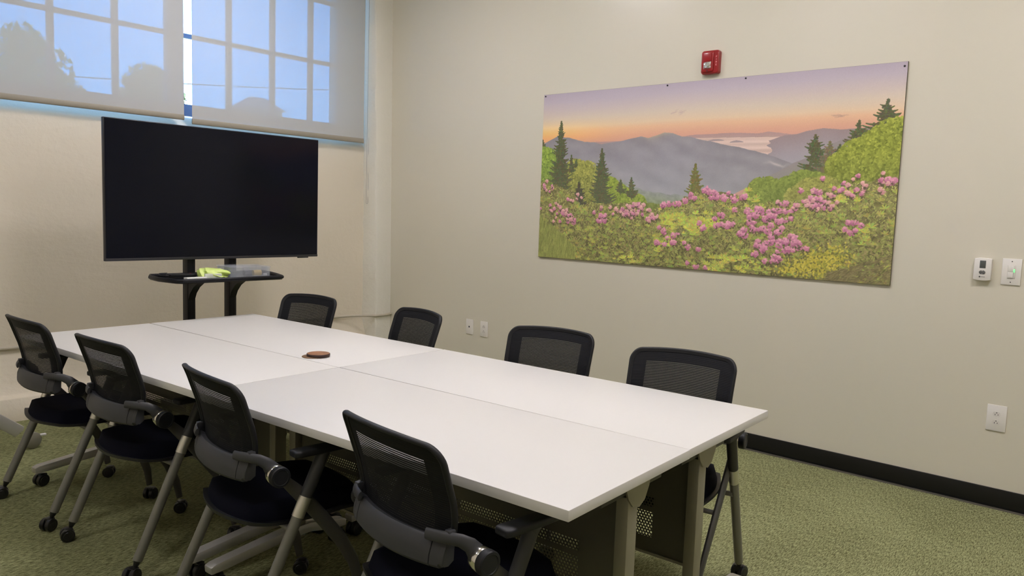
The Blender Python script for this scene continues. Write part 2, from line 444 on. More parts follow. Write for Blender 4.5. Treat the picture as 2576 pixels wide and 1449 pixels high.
# roller shades
def shade(y0, y1, zt_bar, zb_bar, label):
    XS = XW + .06
    root = empty('roller_shade', (XS, (y0 + y1) / 2, 3.66))
    tag(root, label, 'window shade')
    def L(mb): bmesh.ops.translate(mb.bm, verts=mb.bm.verts, vec=-Vector(root.location)); return mb
    b = bmesh.new(); N = 24; vs = []
    for i in range(N + 1):
        y = y0 + (y1 - y0) * i / N
        vs.append((b.verts.new((XS, y, zt_bar)), b.verts.new((XS, y, 3.64))))
    for A, B in zip(vs, vs[1:]): b.faces.new((A[0], B[0], B[1], A[1]))
    L(MB().add(b)).build('shade_fabric', M_SHADE, root)
    L(MB().tube([(XS, y0, (zt_bar + zb_bar) / 2), (XS, y1, (zt_bar + zb_bar) / 2)], .007, seg=12, flat=(zt_bar - zb_bar + .006) / .014)).build('hem_bar', M_SHADE_BAR, root)
    L(MB().tube([(XS, y0, 3.66), (XS, y1, 3.66)], .028, seg=16)).build('roller_tube', M_SHADE_BAR, root)
    return root
s1 = shade(-1.797, -.232, 2.027, 1.991, 'light grey solar roller shade on the right, beside the pilaster, four panes showing through')
s2 = shade(-5.35, -1.857, 2.047, 2.014, 'light grey solar roller shade on the left, trees showing through it')
# bead chain loop
ch = MB(); cx = XW + .065
ch.tube([(cx, -.176, 3.6), (cx, -.176, 1.47)], .0022, seg=6)
ch.tube([(cx, -.196, 3.6), (cx, -.196, 1.47)], .0022, seg=6)
ch.tube([(cx, -.186 + .010 * math.cos(a), 1.47 - .012 * math.sin(a)) for a in np.linspace(0, math.pi, 9)], .0022, seg=6)
cho = ch.build('bead_chain', M_CHAIN); tag(cho, 'looped bead pull chain hanging beside the pilaster, below the right shade', 'pull chain')

# ------------------------------------------------------------------ ceiling luminaires (out of frame, they light the room)
def emis(name, c, s):
    m = bpy.data.materials.new(name); m.use_nodes = True; nt = m.node_tree
    b = nt.nodes['Principled BSDF']; b.inputs['Base Color'].default_value = (.8, .8, .8, 1)
    b.inputs['Emission Color'].default_value = c; b.inputs['Emission Strength'].default_value = s; return m
LAMP_C = (1.0, .945, .985, 1)
LAMPS = [  # x, y, strength
    (1.0, -1.8, 36), (3.0, -1.9, 35), (5.2, -1.9, 56),
    (1.6, -4.6, 21), (4.2, -4.9, 23)]
for i, (x, y, s) in enumerate(LAMPS):
    root = empty('ceiling_light', (x, y, ZC)); tag(root, 'white recessed ceiling panel light number %s in from the window wall' % ['one', 'two', 'three', 'four', 'five'][i], 'ceiling light', 'recessed ceiling panel lights')
    root['label'] = 'square white ceiling panel light, ' + ['right row, nearest the window wall', 'right row, middle', 'right row, farthest from the window wall', 'left row, nearer the window wall', 'left row, farther from the window wall'][i]
    f = MB()
    f.box(-.31, .31, -.31, -.29, -.03, 0); f.box(-.31, .31, .29, .31, -.03, 0); f.box(-.31, -.29, -.29, .29, -.03, 0); f.box(.29, .31, -.29, .29, -.03, 0)
    f.build('frame', M_WHITE, root)
    MB().box(-.29, .29, -.29, .29, -.02, -.004).build('diffuser', emis('lamp_diffuser_%d' % i, LAMP_C, s), root)

# ------------------------------------------------------------------ conduit along the window wall and over the pilaster
pts = [(XW + .012, -5.9, .447), (XW + .012, -1.2, .447), (XW + .016, -.50, .449), (XW + .06, -.34, .452), (-.47, -.25, .456), (-.40, -.17, .457), (-.393, -.08, .459), (-.393, -.03, .464), (-.385, -.004, .470)]
tag(MB().tube(pts, .011, seg=12).build('conduit', M_CONDUIT), 'thin painted metal conduit running low along the window wall', 'conduit')

# ------------------------------------------------------------------ tables
TL_, TW_, TH_ = 1.628, .650, .74
def caster(r=.028, wd=.022, gap=.008):
    """twin wheel caster, axle along x, floor contact at z=0, stem up"""
    m = MB()
    for sgn in (-1, 1):
        M = Matrix.Translation((sgn * (gap / 2), 0, r)) @ AX_X if sgn > 0 else Matrix.Translation((-gap / 2 - wd, 0, r)) @ AX_X
        m.lathe([(0, 0), (r * .55, 0), (r * .62, .0015), (r * .9, .0015), (r, .004), (r, wd - .004), (r * .9, wd - .0015), (r * .62, wd - .0015), (r * .55, wd), (0, wd)], seg=24, M=M)
    m.box(-gap / 2 - wd * .6, gap / 2 + wd * .6, -r * .35, r * .75, r * 1.0, r * 2.05, bev=.004)
    return m
caster_me = caster(.030).build('tmp', M_RUBBER); CASTER_T = caster_me.data; bpy.data.objects.remove(caster_me)
caster_me = caster(.027).build('tmp', M_RUBBER); CASTER_C = caster_me.data; bpy.data.objects.remove(caster_me)
def put_mesh(name, me, loc, parent, rz=0):
    o = bpy.data.objects.new(name, me); o.location = loc; o.rotation_euler = (0, 0, rz); return link(o, parent)

def table(loc, th, py, label, far=.065):
    """origin on the floor under the corner nearest the camera side; x runs 0..-TL_, y 0..TW_; py = post position across"""
    root = empty('training_table', (loc[0], loc[1], 0), th); tag(root, label, 'table', 'white training tables pushed together')
    MB().box(-TL_, 0, 0, TW_, TH_ - .029, TH_, bev=.0022, seg=2).build('tabletop', M_TOP, root)
    for px in (-.065, -TL_ + far):
        lg = MB()
        lg.box(px - .020, px + .020, py - .0275, py + .0275, .09, .655, bev=.004)
        lg.build('leg', M_GREYMETAL, root)
        # hinge bracket under the top: rounded plate on the end side
        poly = [(py - .055, .711), (py - .055, .69), (py - .038, .655), (py - .012, .628), (py + .025, .618), (py + .055, .632), (py + .078, .668), (py + .09, .711)]
        sx = 1 if px > -.5 else -1
        MB().prism(poly, 0, px + sx * .020, px + sx * .026).build('hinge_bracket', M_GREYMETAL, root)
        MB().box(px - .03, px + .018, max(.05, py - .17), min(TW_ - .05, py + .17), .665, .711, bev=.004).build('top_support', M_DARKMETAL, root)
        # floor foot: low cast arm with a caster under each end
        ya, yb = .015, TW_ - .03
        sec = []
        f = MB(); pr = [(ya - .01, .070), (ya - .012, .098), (ya + .01, .106), (py - .05, .138), (py + .05, .138), (yb - .01, .106), (yb + .012, .098), (yb + .01, .070), (yb - .05, .072), (py + .05, .098), (py - .05, .098), (ya + .05, .072)]
        f.prism(pr, 0, px - .024, px + .024, bev=.005); f.build('foot', M_SILVER, root)
        for yy in (ya + .022, yb - .022): put_mesh('caster', CASTER_T, (px, yy, .0), root, R(12))
    MB().box(-TL_ + .09, -.09, py - .018, py + .018, .675, .708, bev=.003).build('crossbeam', M_DARKMETAL, root)
    pn = MB().box(-TL_ + .086, -.086, py - .0008, py + .0008, .283, .64).build('modesty_panel', M_PERF, root)
    rl = MB(); rl.box(-TL_ + .086, -.086, py - .006, py + .006, .275, .284); rl.build('panel_rail', M_GREYMETAL, root)
    return root
TA = R(3.02)
e1 = (math.cos(TA), math.sin(TA)); e2 = (-math.sin(TA), math.cos(TA))
def tp(a, b, z=0): return (4.004 - e1[0] * a + e2[0] * b, -3.147 - e1[1] * a + e2[1] * b, z)
table(tp(0, 0), TA, .395, 'white-topped training table nearest the camera, its square corner at the front')
table(tp(0.002, .6515), TA - R(.2), .205, 'white-topped training table on the wall side at the near end')
table(tp(1.6310, .001), TA + R(.15), .395, 'white-topped training table on the window side, left half, beside the first two chairs', far=.125)
table(tp(1.6330, .6545), TA - R(.1), .205, 'white-topped training table at the far corner, between the screen and the wall, coaster on it')

# coasters
c0 = Vector((2.092, -2.512, TH_))
tag(MB().lathe([(0, 0), (.048, 0), (.05, .0015), (.05, .003), (.048, .0042), (0, .0042)], seg=40, M=Matrix.Translation(c0 + Vector((-.012, -.020, 0)))).build('coaster', mat('thin_coaster', rgb(120, 92, 62), .5)), 'thin tan coaster lying under the thicker wooden disc', 'coaster', 'coasters on the tables')
o = MB().lathe([(0, .0046), (.050, .0046), (.0525, .006), (.0525, .0145), (.051, .016), (0, .016)], seg=48).build('coaster', M_WOODEDGE)
o.location = c0; tag(o, 'round brown wooden coaster disc on top, lying in the middle of the tables', 'coaster', 'coasters on the tables')
MB().lathe([(0, .0160), (.0500, .0160), (.0500, .0164), (0, .0164)], seg=48).build('top_face', M_WOODA, o)

# ------------------------------------------------------------------ chairs
def prof_y(z):
    P = [(.575, .070), (.60, .075), (.66, .079), (.70, .074), (.74, .065), (.80, .045), (.84, .032), (.875, .018), (.90, .006)]
    for (z0, y0), (z1, y1) in zip(P, P[1:]):
        if z <= z1: t = max(0, (z - z0) / (z1 - z0)); return y0 + (y1 - y0) * t
    return P[-1][1]
def half_w(t):
    if t < .5: return .186 + (.213 - .186) * math.sin(t / .5 * math.pi / 2)
    return .213 + .004 * (t - .5) * 2
def back_pt(s, t, off=0):
    """s in -1..1 across, t 0..1 up; off pushes rearwards"""
    hw = half_w(t)
    # rounded top corners
    z = .600 + .277 * t + .012 * (1 - s * s) * t
    x = s * hw
    y = prof_y(z) - .032 * (1 - s * s) - off + .006
    return Vector((x, y, z))
def outline(n=16, r=.10):
    """closed (s,t) loop of the back with rounded upper corners"""
    L = []
    for i in range(n): L.append((-.97 + 1.94 * i / n, 0.0))
    for i in range(n): L.append((1.0, .0 + (1 - .16) * i / n))
    for a in np.linspace(0, math.pi / 2, 8): L.append((1 - .18 * (1 - math.cos(a)), 1 - .16 * (1 - math.sin(a))))
    for i in range(1, n): L.append((.82 - 1.64 * i / n, 1.0))
    for a in np.linspace(math.pi / 2, 0, 8): L.append((-1 + .18 * (1 - math.cos(a)), 1 - .16 * (1 - math.sin(a))))
    for i in range(1, n): L.append((-1.0, (1 - .16) * (1 - i / n)))
    return L
def corner_s(t):
    """half extent in s at height t, following the rounded corner"""
    if t < .84: return 1.0
    u = min(1, (t - .84) / .16); return 1 - .18 * (1 - math.sqrt(max(0, 1 - u * u)))
def make_chair():
    root = empty('nesting_chair')
    # net: a thin two-sided sheet
    b = bmesh.new(); uvl = b.loops.layers.uv.new('UVMap'); NS, NT = 30, 26; g = []
    for j in range(NT + 1):
        t = j / NT; cs = corner_s(t); g.append([(b.verts.new(back_pt((-1 + 2 * i / NS) * cs, t)), (i / NS, t)) for i in range(NS + 1)])
    for j in range(NT):
        for i in range(NS):
            q = (g[j][i], g[j][i + 1], g[j + 1][i + 1], g[j + 1][i])
            f = b.faces.new([v[0] for v in q])
            for l, v in zip(f.loops, q): l[uvl].uv = v[1]
    m = MB(); me = bpy.data.meshes.new('net_back'); b.to_mesh(me); b.free(); me.materials.append(M_NET); me.shade_smooth()
    m.bm.free(); link(bpy.data.objects.new('net_back', me), root)
    # frame: inner flat border and a rolled rim
    L = outline()
    fr = MB(); b = bmesh.new(); n = len(L)
    ctr = (0, .5); rings = []
    for s, t in L:
        si, ti = s * .945, .5 + (t - .5) * .93
        si2, ti2 = s * .965, .5 + (t - .5) * .96
        rings.append([b.verts.new(back_pt(s * .985, .5 + (t - .5) * .985, .006)), b.verts.new(back_pt(si2, ti2, .0045)), b.verts.new(back_pt(si, ti, .0015)),
                      b.verts.new(back_pt(si, ti, -.0015)), b.verts.new(back_pt(s * .985, .5 + (t - .5) * .985, -.006))])
    for i in range(n):
        A, B = rings[i], rings[(i + 1) % n]
        for k in range(5): b.faces.new((A[k], A[(k + 1) % 5], B[(k + 1) % 5], B[k]))
    bmesh.ops.recalc_face_normals(b, faces=b.faces); fr.add(b)
    fr.tube([back_pt(s, t, .002) for s, t in L], .0062, seg=10, closed=True, up=(0, 1, 0), flat=1.45)
    fr.build('back_frame', M_PLASTIC, root, ang=50)
    # lumbar band across the bottom of the back: curved plate in three pieces
    def band(s0, s1, bulge, nm):
        b = bmesh.new(); N = 16; rows = []
        for i in range(N + 1):
            s = s0 + (s1 - s0) * i / N
            x = s * .204; yc = .061 - .036 * (1 - s * s)
            e_ = .006 if abs(s) > .93 else 0
            zt, zb = .640 + .0 * (1 - s * s), .572 - .004 * (1 - s * s) + e_
            ring = [(x, yc + .024, zt - .004), (x, yc + .008, zt + .002), (x, yc + .001, zt - .003), (x, yc - .010, zb + .030), (x, yc - .012, zb + .008), (x, yc - .006, zb), (x, yc + .006, zb - .001), (x, yc + .022, zb + .01)]
            rows.append([b.verts.new(p) for p in ring])
        for A, B in zip(rows, rows[1:]):
            for k in range(8): b.faces.new((A[k], A[(k + 1) % 8], B[(k + 1) % 8], B[k]))
        b.faces.new(rows[0]); b.faces.new(rows[-1][::-1])
        bmesh.ops.recalc_face_normals(b, faces=b.faces)
        MB().add(b).build(nm, M_BAND, root, ang=40)
    band(-.795, .795, 0, 'lumbar_band'); band(-1.0, -.81, 0, 'band_end_cap'); band(.81, 1.0, 0, 'band_end_cap')
    for sg in (-1, 1):
        # arm bracket from the side of the back round to the pivot
        br = MB()
        P = [(sg * .150, .038, .650), (sg * .182, .046, .652), (sg * .212, .060, .652), (sg * .232, .080, .648), (sg * .241, .102, .634), (sg * .243, .118, .614), (sg * .243, .125, .597)]
        br.tube(P, [.0062, .0066, .0068, .0072, .0085, .011, .012], seg=12, flat=2.2, up=(0, .25, 1))
        br.build('arm_bracket', M_BAND, root, ang=50)
        # small clip block on the side of the back above the band
        MB().box(min(sg * .196, sg * .216), max(sg * .196, sg * .216), .058, .080, .640, .670, bev=.004).build('side_clip', M_BAND, root)
        # pivot: chrome ring and black cap, axis along x
        M = Matrix.Translation((sg * .243, .125, .597)) @ Matrix.Rotation(R(90 * sg), 4, 'Y')
        pv = MB().lathe([(0, -.006), (.026, -.006), (.028, .0), (.028, .004), (.0, .004)], seg=28, M=M).build('pivot', M_PLASTIC, root)
        MB().lathe([(.0, .004), (.0310, .004), (.0320, .006), (.0320, .024), (.031, .026), (0, .026)], seg=32, M=M).build('chrome_ring', M_CHROME, pv)
        MB().lathe([(0, .026), (.0312, .026), (.0325, .029), (.0325, .046), (.030, .049), (.024, .0495), (.023, .048), (0, .048)], seg=32, M=M).build('pivot_cap', M_PLASTIC, pv)
        # rear leg: one long tube from the rear caster up and forward to the arm
        def ry(z): return -.004 + .46 * (z - .03)
        xt = sg * .272
        rl = MB().tube([(xt, ry(.075), .075), (xt, ry(.46), .46)], .0165, seg=18, flat=1.12, up=(0, 1, 0)).build('rear_leg', M_CHAIRLEG, root)
        MB().tube([(xt, ry(.452), .452), (xt, ry(.518), .518)], .0182, seg=18, flat=1.12, up=(0, 1, 0)).build('ferrule', mat_ferrule, rl)
        MB().tube([(xt, ry(.512), .512), (xt, ry(.60), .60), (xt, ry(.635), .637)], [.0186, .0188, .019], seg=18, flat=1.12, up=(0, 1, 0)).build('upper_sleeve', M_SLEEVE, rl)
        cone = MB().tube([(xt, ry(.078), .078), (xt, ry(.052), .050)], [.0158, .006], seg=14).build('leg_tip', M_RUBBER, rl)
        put_mesh('caster', CASTER_C, (xt, ry(.04) - .006, 0), root, R(random.uniform(-25, 25)))
        # front leg: flatter bar from the pivot down and forward
        F = [(sg * .252, .135, .592), (sg * .254, .204, .521), (sg * .250, .289, .418), (sg * .244, .363, .322), (sg * .236, .415, .232), (sg * .226, .446, .145), (sg * .220, .458, .070)]
        MB().tube(F, [.014, .0225, .0235, .023, .021, .018, .014], seg=14, flat=.50, up=(1, 0, 0)).build('front_leg', M_FRONTLEG, root)
        put_mesh('caster', CASTER_C, (sg * .219, .462, 0), root, R(random.uniform(-40, 40)))
        # armrest: pad on a short neck
        ap = MB()
        out_ = [(xt - .022 * 1, .170), (xt + .022, .170), (xt + .027, .185), (xt + .026, .30), (xt + .020, .375), (xt, .388), (xt - .020, .375), (xt - .027, .30), (xt - .027, .185)]
        ap.prism(out_, 2, .647, .668, bev=.006)
        ap.build('armrest', M_PLASTIC, root, ang=50)
        MB().tube([(xt, ry(.615), .615), (xt, ry(.65), .650)], [.017, .022], seg=12).build('armrest_neck', M_SLEEVE, root)
    # seat: shell with upturned rear lip, cushion on top
    def seat_grid(N, zf, grow=0, name='', m=None, under=None):
        b = bmesh.new(); top, bot = [], []
        for j in range(N + 1):
            v = -1 + 2 * j / N; ra, rb = [], []
            for i in range(N + 1):
                u = -1 + 2 * i / N
                # squircle mapping
                du = u * math.sqrt(1 - .30 * v * v); dv = v * math.sqrt(1 - .30 * u * u)
                x = du * (.222 + grow); y = .278 + dv * (.238 + grow)
                r = max(abs(u), abs(v))
                zt, zb = zf(u, v, r)
                ra.append(b.verts.new((x, y, zt))); rb.append(b.verts.new((x, y, zb)))
            top.append(ra); bot.append(rb)
        for j in range(N):
            for i in range(N):
                b.faces.new((top[j][i], top[j][i + 1], top[j + 1][i + 1], top[j + 1][i]))
                b.faces.new((bot[j][i], bot[j + 1][i], bot[j + 1][i + 1], bot[j][i + 1]))
        for k in range(N):
            b.faces.new((top[0][k], bot[0][k], bot[0][k + 1], top[0][k + 1])); b.faces.new((top[N][k + 1], bot[N][k + 1], bot[N][k], top[N][k]))
            b.faces.new((top[k + 1][0], bot[k + 1][0], bot[k][0], top[k][0])); b.faces.new((top[k][N], bot[k][N], bot[k + 1][N], top[k + 1][N]))
        bmesh.ops.recalc_face_normals(b, faces=b.faces)
        return MB().add(b).build(name, m, root, ang=60)
    def zc(u, v, r):
        fall = max(0, (r - .80) / .20); base = .428 - .012 * max(0, v - .5) / .5
        return base + .050 * math.sqrt(max(0, 1 - fall ** 2.2)) - .006 * (1 - u * u) * (1 - v * v) + .004 * abs(u), base - .004
    def zs(u, v, r):
        rear = max(0, (-v - .55) / .45); base = .420 - .012 * max(0, v - .5) / .5
        lip = .012 * rear * rear * (.4 + .6 * abs(u)); b0 = -.006 - .018 * (1 - min(1, r * r))
        return base + .004 + lip, base + b0 + lip * .9
    seat_grid(22, zc, -.008, 'seat_cushion', M_FABRIC); seat_grid(22, zs, .006, 'seat_shell', M_SEATSHELL)
    MB().tube([(-.268, .182, .402), (.268, .182, .402)], .010, seg=12).build('crossbar', M_CHAIRLEG, root)
    MB().tube([(-.243, .33, .372), (.243, .33, .372)], .009, seg=12).build('crossbar', M_CHAIRLEG, root)
    return root
mat_ferrule = mat('brushed_ferrule', (.66, .64, .58, 1), .3, metal=.9)
CH = [
    (1.199, -3.445, 2.4, 'black mesh-back chair on the left side, farthest, nearest the window wall', 0),
    (1.903, -3.397, 3.6, 'black mesh-back chair on the left side, second from the window wall', 0),
    (2.717, -3.381, -5.9, 'black mesh-back chair on the left side, third from the window wall', 0),
    (3.559, -3.348, -6.4, 'black mesh-back chair closest to the camera, back turned, at the front edge', 0),
    (1.120, -1.880, 190.5, 'black mesh-back chair facing us beside the television stand, by the far table corner', 1),
    (1.994, -1.788, 170.4, 'black mesh-back chair facing us by the pilaster, turned toward the window wall', 1),
    (2.825, -1.713, 193.3, 'black mesh-back chair facing us under the left part of the landscape picture', 1),
    (3.532, -1.748, 191.5, 'black mesh-back chair facing us at the near end, below the middle of the picture', 1)]
proto = make_chair()
for i, (x, y, a, lb, sd_) in enumerate(CH):
    o = proto if i == 0 else copy_tree(proto)
    o.location = (x, y, 0); o.rotation_euler = (0, 0, R(a))
    tag(o, lb, 'chair', 'black nesting chairs around the tables')

# ------------------------------------------------------------------ television on a cart
TX = .38
cart = empty('tv_cart', (.30, -2.06, 0)); tag(cart, 'black twin-column television cart with a shelf, against the window wall', 'tv stand')
def Lc(mb, o=cart): bmesh.ops.translate(mb.bm, verts=mb.bm.verts, vec=-Vector(o.location)); return mb
for yc in (-2.238, -1.958):
    m = MB(); m.box(.265, .330, yc - .026, yc + .026, .06, 1.72, bev=.003)
    Lc(m).build('column', M_CART, cart)
    Lc(MB().box(.3302, .3325, yc + .012, yc + .016, .08, 1.60)).build('channel', M_BLACK, cart)
    # curved gusset under the shelf
    poly = [(.328, .962), (.62, .962), (.60, .952), (.53, .944), (.46, .924), (.40, .892), (.355, .850), (.328, .800)]
    Lc(MB().prism(poly, 1, yc - .022, yc + .022)).build('shelf_bracket', M_CART, cart)
    Lc(MB().box(-.05, .62, yc - .03, yc + .03, .06, .10, bev=.006)).build('base_arm', M_CART, cart)
    for xx in (-.02, .58): put_mesh('caster', CASTER_T, (xx - .30, yc + 2.06, 0), cart, R(90))
# shelf with a raised rim, side edges bowed
SH = .965
m = MB(); poly = [(.34, -2.50), (.42, -2.535), (.55, -2.545), (.70, -2.515), (.735, -2.49), (.745, -1.87), (.735, -1.845), (.60, -1.80), (.45, -1.765), (.34, -1.755)]
m.prism(poly, 2, SH - .012, SH)
sh = Lc(m).build('shelf', mat('shelf_gloss', (.012, .012, .014, 1), .12, spec=.6), cart)
Lc(MB().tube([(x, y, SH + .004) for x, y in poly], .011, seg=10, closed=True, flat=1.1)).build('shelf_rim', M_CART, sh)
tvm = Lc(MB().box(.31, .345, -2.35, -1.80, 1.30, 1.66)).build('mount_plate', M_CART, cart)
tv = empty('television', (TX, -2.053, 1.4745)); tag(tv, 'large black flat television, switched off, mounted on the cart', 'television')
def Lt(mb): bmesh.ops.translate(mb.bm, verts=mb.bm.verts, vec=-Vector(tv.location)); return mb
Lt(MB().box(TX - .030, TX - .003, -2.770, -1.336, 1.065, 1.884, bev=.003)).build('casing', M_TVFRAME, tv)
Lt(MB().box(TX - .004, TX, -2.764, -1.342, 1.082, 1.879)).build('screen', M_TV, tv)
Lt(MB().box(TX - .006, TX + .002, -2.768, -1.338, 1.066, 1.081, bev=.001)).build('chin', mat('tv_chin', (.035, .035, .04, 1), .3, metal=.3), tv)
Lt(MB().box(TX - .004, TX + .003, -1.500, -1.415, 1.058, 1.066, bev=.001)).build('sensor', M_TVFRAME, tv)
# things on the shelf
S = SH + .002
bx = empty('storage_box', (.55, -2.005, S), R(-6)); tag(bx, 'clear plastic storage box with markers inside, on the cart shelf', 'storage box')
m = MB()
m.box(-.10, .10, -.128, .128, 0, .003); m.box(-.10, -.097, -.128, .128, .003, .058); m.box(.097, .10, -.128, .128, .003, .058)
m.box(-.097, .097, -.128, -.125, .003, .058); m.box(-.097, .097, .125, .128, .003, .058); m.build('tray', M_CLEAR, bx)
MB().box(-.105, .105, -.133, .133, .058, .066, bev=.002).build('lid', M_CLEAR, bx)
for yy in (-.03, .09): MB().box(.1052, .109, yy - .018, yy + .018, .040, .066, bev=.001).build('latch', M_CLEAR, bx)
cont = Matrix.Rotation(R(-6), 4, 'Z')
def inbox(mb): bmesh.ops.transform(mb.bm, matrix=Matrix.Translation((.55, -2.005, S)) @ cont, verts=mb.bm.verts); return mb
tag(inbox(MB().lathe([(0, 0), (.018, 0), (.018, .05), (0, .05)], seg=20, M=Matrix.Translation((.06, .035, .0225)) @ AX_Y)).build('tape_roll', M_YELLOW), 'yellow tape roll lying inside the clear plastic box', 'tape')
tag(inbox(MB().lathe([(0, 0), (.0185, 0), (.0185, .045), (0, .045)], seg=20, M=Matrix.Translation((.06, -.025, .0225)) @ AX_Y)).build('dark_canister', M_GREYFOAM), 'dark grey cylinder lying inside the clear box beside the tape', 'canister')
tag(inbox(MB().lathe([(0, 0), (.008, 0), (.008, .022), (0, .022)], seg=16, M=Matrix.Translation((.075, .095, .0125)) @ AX_Y)).build('white_cap', M_PAPER), 'small white cap inside the clear box at its right end', 'cap')
# crumpled lime pouch
b = bmesh.new(); bmesh.ops.create_icosphere(b, subdivisions=4, radius=1)
rr = random.Random(5); ph = [(rr.uniform(3, 9), rr.uniform(3, 9), rr.uniform(0, 6)) for _ in range(5)]
for v in b.verts:
    p = v.co.copy(); k = sum(math.sin(p.x * a * 1.3 + p.y * c * 1.3 + p.z * 6 + d) for a, c, d in ph) / 5
    f = 1 + .26 * k
    v.co = Vector((math.copysign(abs(p.x) ** .7, p.x) * .085 * f, math.copysign(abs(p.y) ** .7, p.y) * .085 * f, max(-.028, math.copysign(abs(p.z) ** .8, p.z) * .030 * (1 - .25 * p.y) * f)))
o = MB().add(b).build('pouch', M_GREEN, ang=80); o.location = (.605, -2.236, S + .0285); o.rotation_euler = (0, 0, R(-8))
tag(o, 'crumpled lime green and white wipes pouch on the cart shelf', 'wipes pouch')
MB().box(.07, .088, -.08, .02, -.028, .006, bev=.003).build('label_panel', mat('pouch_label', rgb(215, 222, 205), .5), o)
tag(MB().box(.655, .70, -2.445, -2.325, S, S + .016, bev=.001).build('paper_pad', M_PAPER), 'thin white paper pad at the front of the cart shelf', 'paper')
rm = empty('remote_control', (.47, -2.37, S), R(62)); tag(rm, 'black remote control with coiled cable on the cart shelf', 'remote control')
MB().box(-.085, .085, -.022, .022, 0, .022, bev=.007).build('body', M_PLASTIC, rm)
MB().lathe([(0, .022), (.004, .022), (.004, .024), (0, .024)], seg=12, M=Matrix.Translation((.05, 0, 0))).build('button', mat('red_button', rgb(190, 60, 60), .4), rm)
pts = [(-.09 + .035 * math.cos(a * 1.7), .02 + .045 * math.sin(a), .006 + .0008 * a) for a in np.linspace(0, 14, 60)]
MB().tube(pts, .0035, seg=6).build('cable', M_PLASTIC, rm)

# mobile stand whose leg enters at the left edge of the view
ms = empty('mobile_stand', (.24, -3.45, 0)); tag(ms, 'silver sloping leg with a large grey caster at the far left', 'mobile stand')
def Lm(mb): bmesh.ops.translate(mb.bm, verts=mb.bm.verts, vec=-Vector(ms.location)); return mb
Lm(MB().prism([(-3.16, .115), (-3.155, .135), (-3.36, .30), (-3.55, .415), (-3.55, .33), (-3.36, .215), (-3.20, .085)], 0, .185, .225, bev=.004)).build('leg', M_SILVER, ms)
Lm(MB().lathe([(0, 0), (.040, 0), (.046, .004), (.046, .030), (.040, .034), (0, .034)], seg=36, M=Matrix.Translation((.196, -3.118, .048)) @ Matrix.Rotation(R(12), 4, 'Z') @ AX_X)).build('caster_wheel', mat('grey_wheel', rgb(140, 136, 122), .5), ms)
Lm(MB().box(.205, .225, -3.075, -3.045, .066, .076, bev=.002)).build('brake_tab', M_PAPER, ms)
Lm(MB().box(.18, .23, -3.60, -3.53, .06, 1.3, bev=.005)).build('post', M_SILVER, ms)
Lm(MB().prism([(-3.58, .33), (-3.58, .415), (-3.77, .30), (-3.98, .135), (-3.975, .115), (-3.93, .085), (-3.77, .215)], 0, .185, .225, bev=.004)).build('leg', M_SILVER, ms)
Lm(MB().lathe([(0, 0), (.040, 0), (.046, .004), (.046, .030), (.040, .034), (0, .034)], seg=36, M=Matrix.Translation((.19, -4.01, .047)) @ AX_X)).build('caster_wheel', bpy.data.materials['grey_wheel'], ms)

# ------------------------------------------------------------------ devices on the right wall
def plate(name, xc, zc, wd, ht, label, cat, group=None):
    r = empty(name, (xc, 0, zc)); tag(r, label, cat, group)
    m = MB(); m.box(-wd / 2, wd / 2, -.006, 0, -ht / 2, ht / 2, bev=.0022); m.build('cover_plate', M_WHITE, r); return r
def receptacle(r, zc):
    """rounded receptacle face with slots"""
    pts = []
    for a in np.linspace(0, 2 * math.pi, 28, endpoint=False):
        x = .0172 * math.cos(a); z = .0172 * math.sin(a); z = max(-.0125, min(.0125, z)); pts.append((x, zc + z))
    f = MB().prism(pts, 1, -.0080, -.0055, bev=0).build('receptacle', M_WHITE2, r)
    s = MB()
    s.box(-.0075, -.0052, -.0085, -.0079, zc - .0070, zc + .001); s.box(.0052, .0075, -.0085, -.0079, zc - .0065, zc)
    s.lathe([(0, 0), (.0026, 0), (.0026, .0006), (0, .0006)], seg=12, M=Matrix.Translation((0, -.0085, zc + .0068)) @ AX_Y)
    s.build('slots', M_BLACK, f)
def outlet(xc, zc, k, label):
    r = plate('wall_outlet', xc, zc, .079 * k, .122 * k, label, 'electrical outlet', 'duplex outlets on the right wall')
    receptacle(r, .0195 * k); receptacle(r, -.0195 * k)
    MB().lathe([(0, 0), (.0028, 0), (.0028, .001), (0, .001)], seg=10, M=Matrix.Translation((0, -.0072, 0)) @ AX_Y).build('screw', M_WHITE2, r)
outlet(4.379, .4675, 1.10, 'white duplex electrical outlet low on the wall at the right edge')
outlet(.780, .4695, 1.04, 'white duplex electrical outlet immediately right of the data jack plate')
r = plate('data_plate', .6155, .4705, .080, .124, 'white data jack plate left of the outlet, near the pilaster', 'data jack')
MB().box(-.008, .008, -.0085, -.0055, -.009, .009, bev=.001).build('jack_insert', M_WHITE2, r)
MB().box(-.0062, .0062, -.0090, -.0084, -.0070, .0070).build('jack_opening', mat('jack_navy', rgb(12, 12, 40), .4), r)
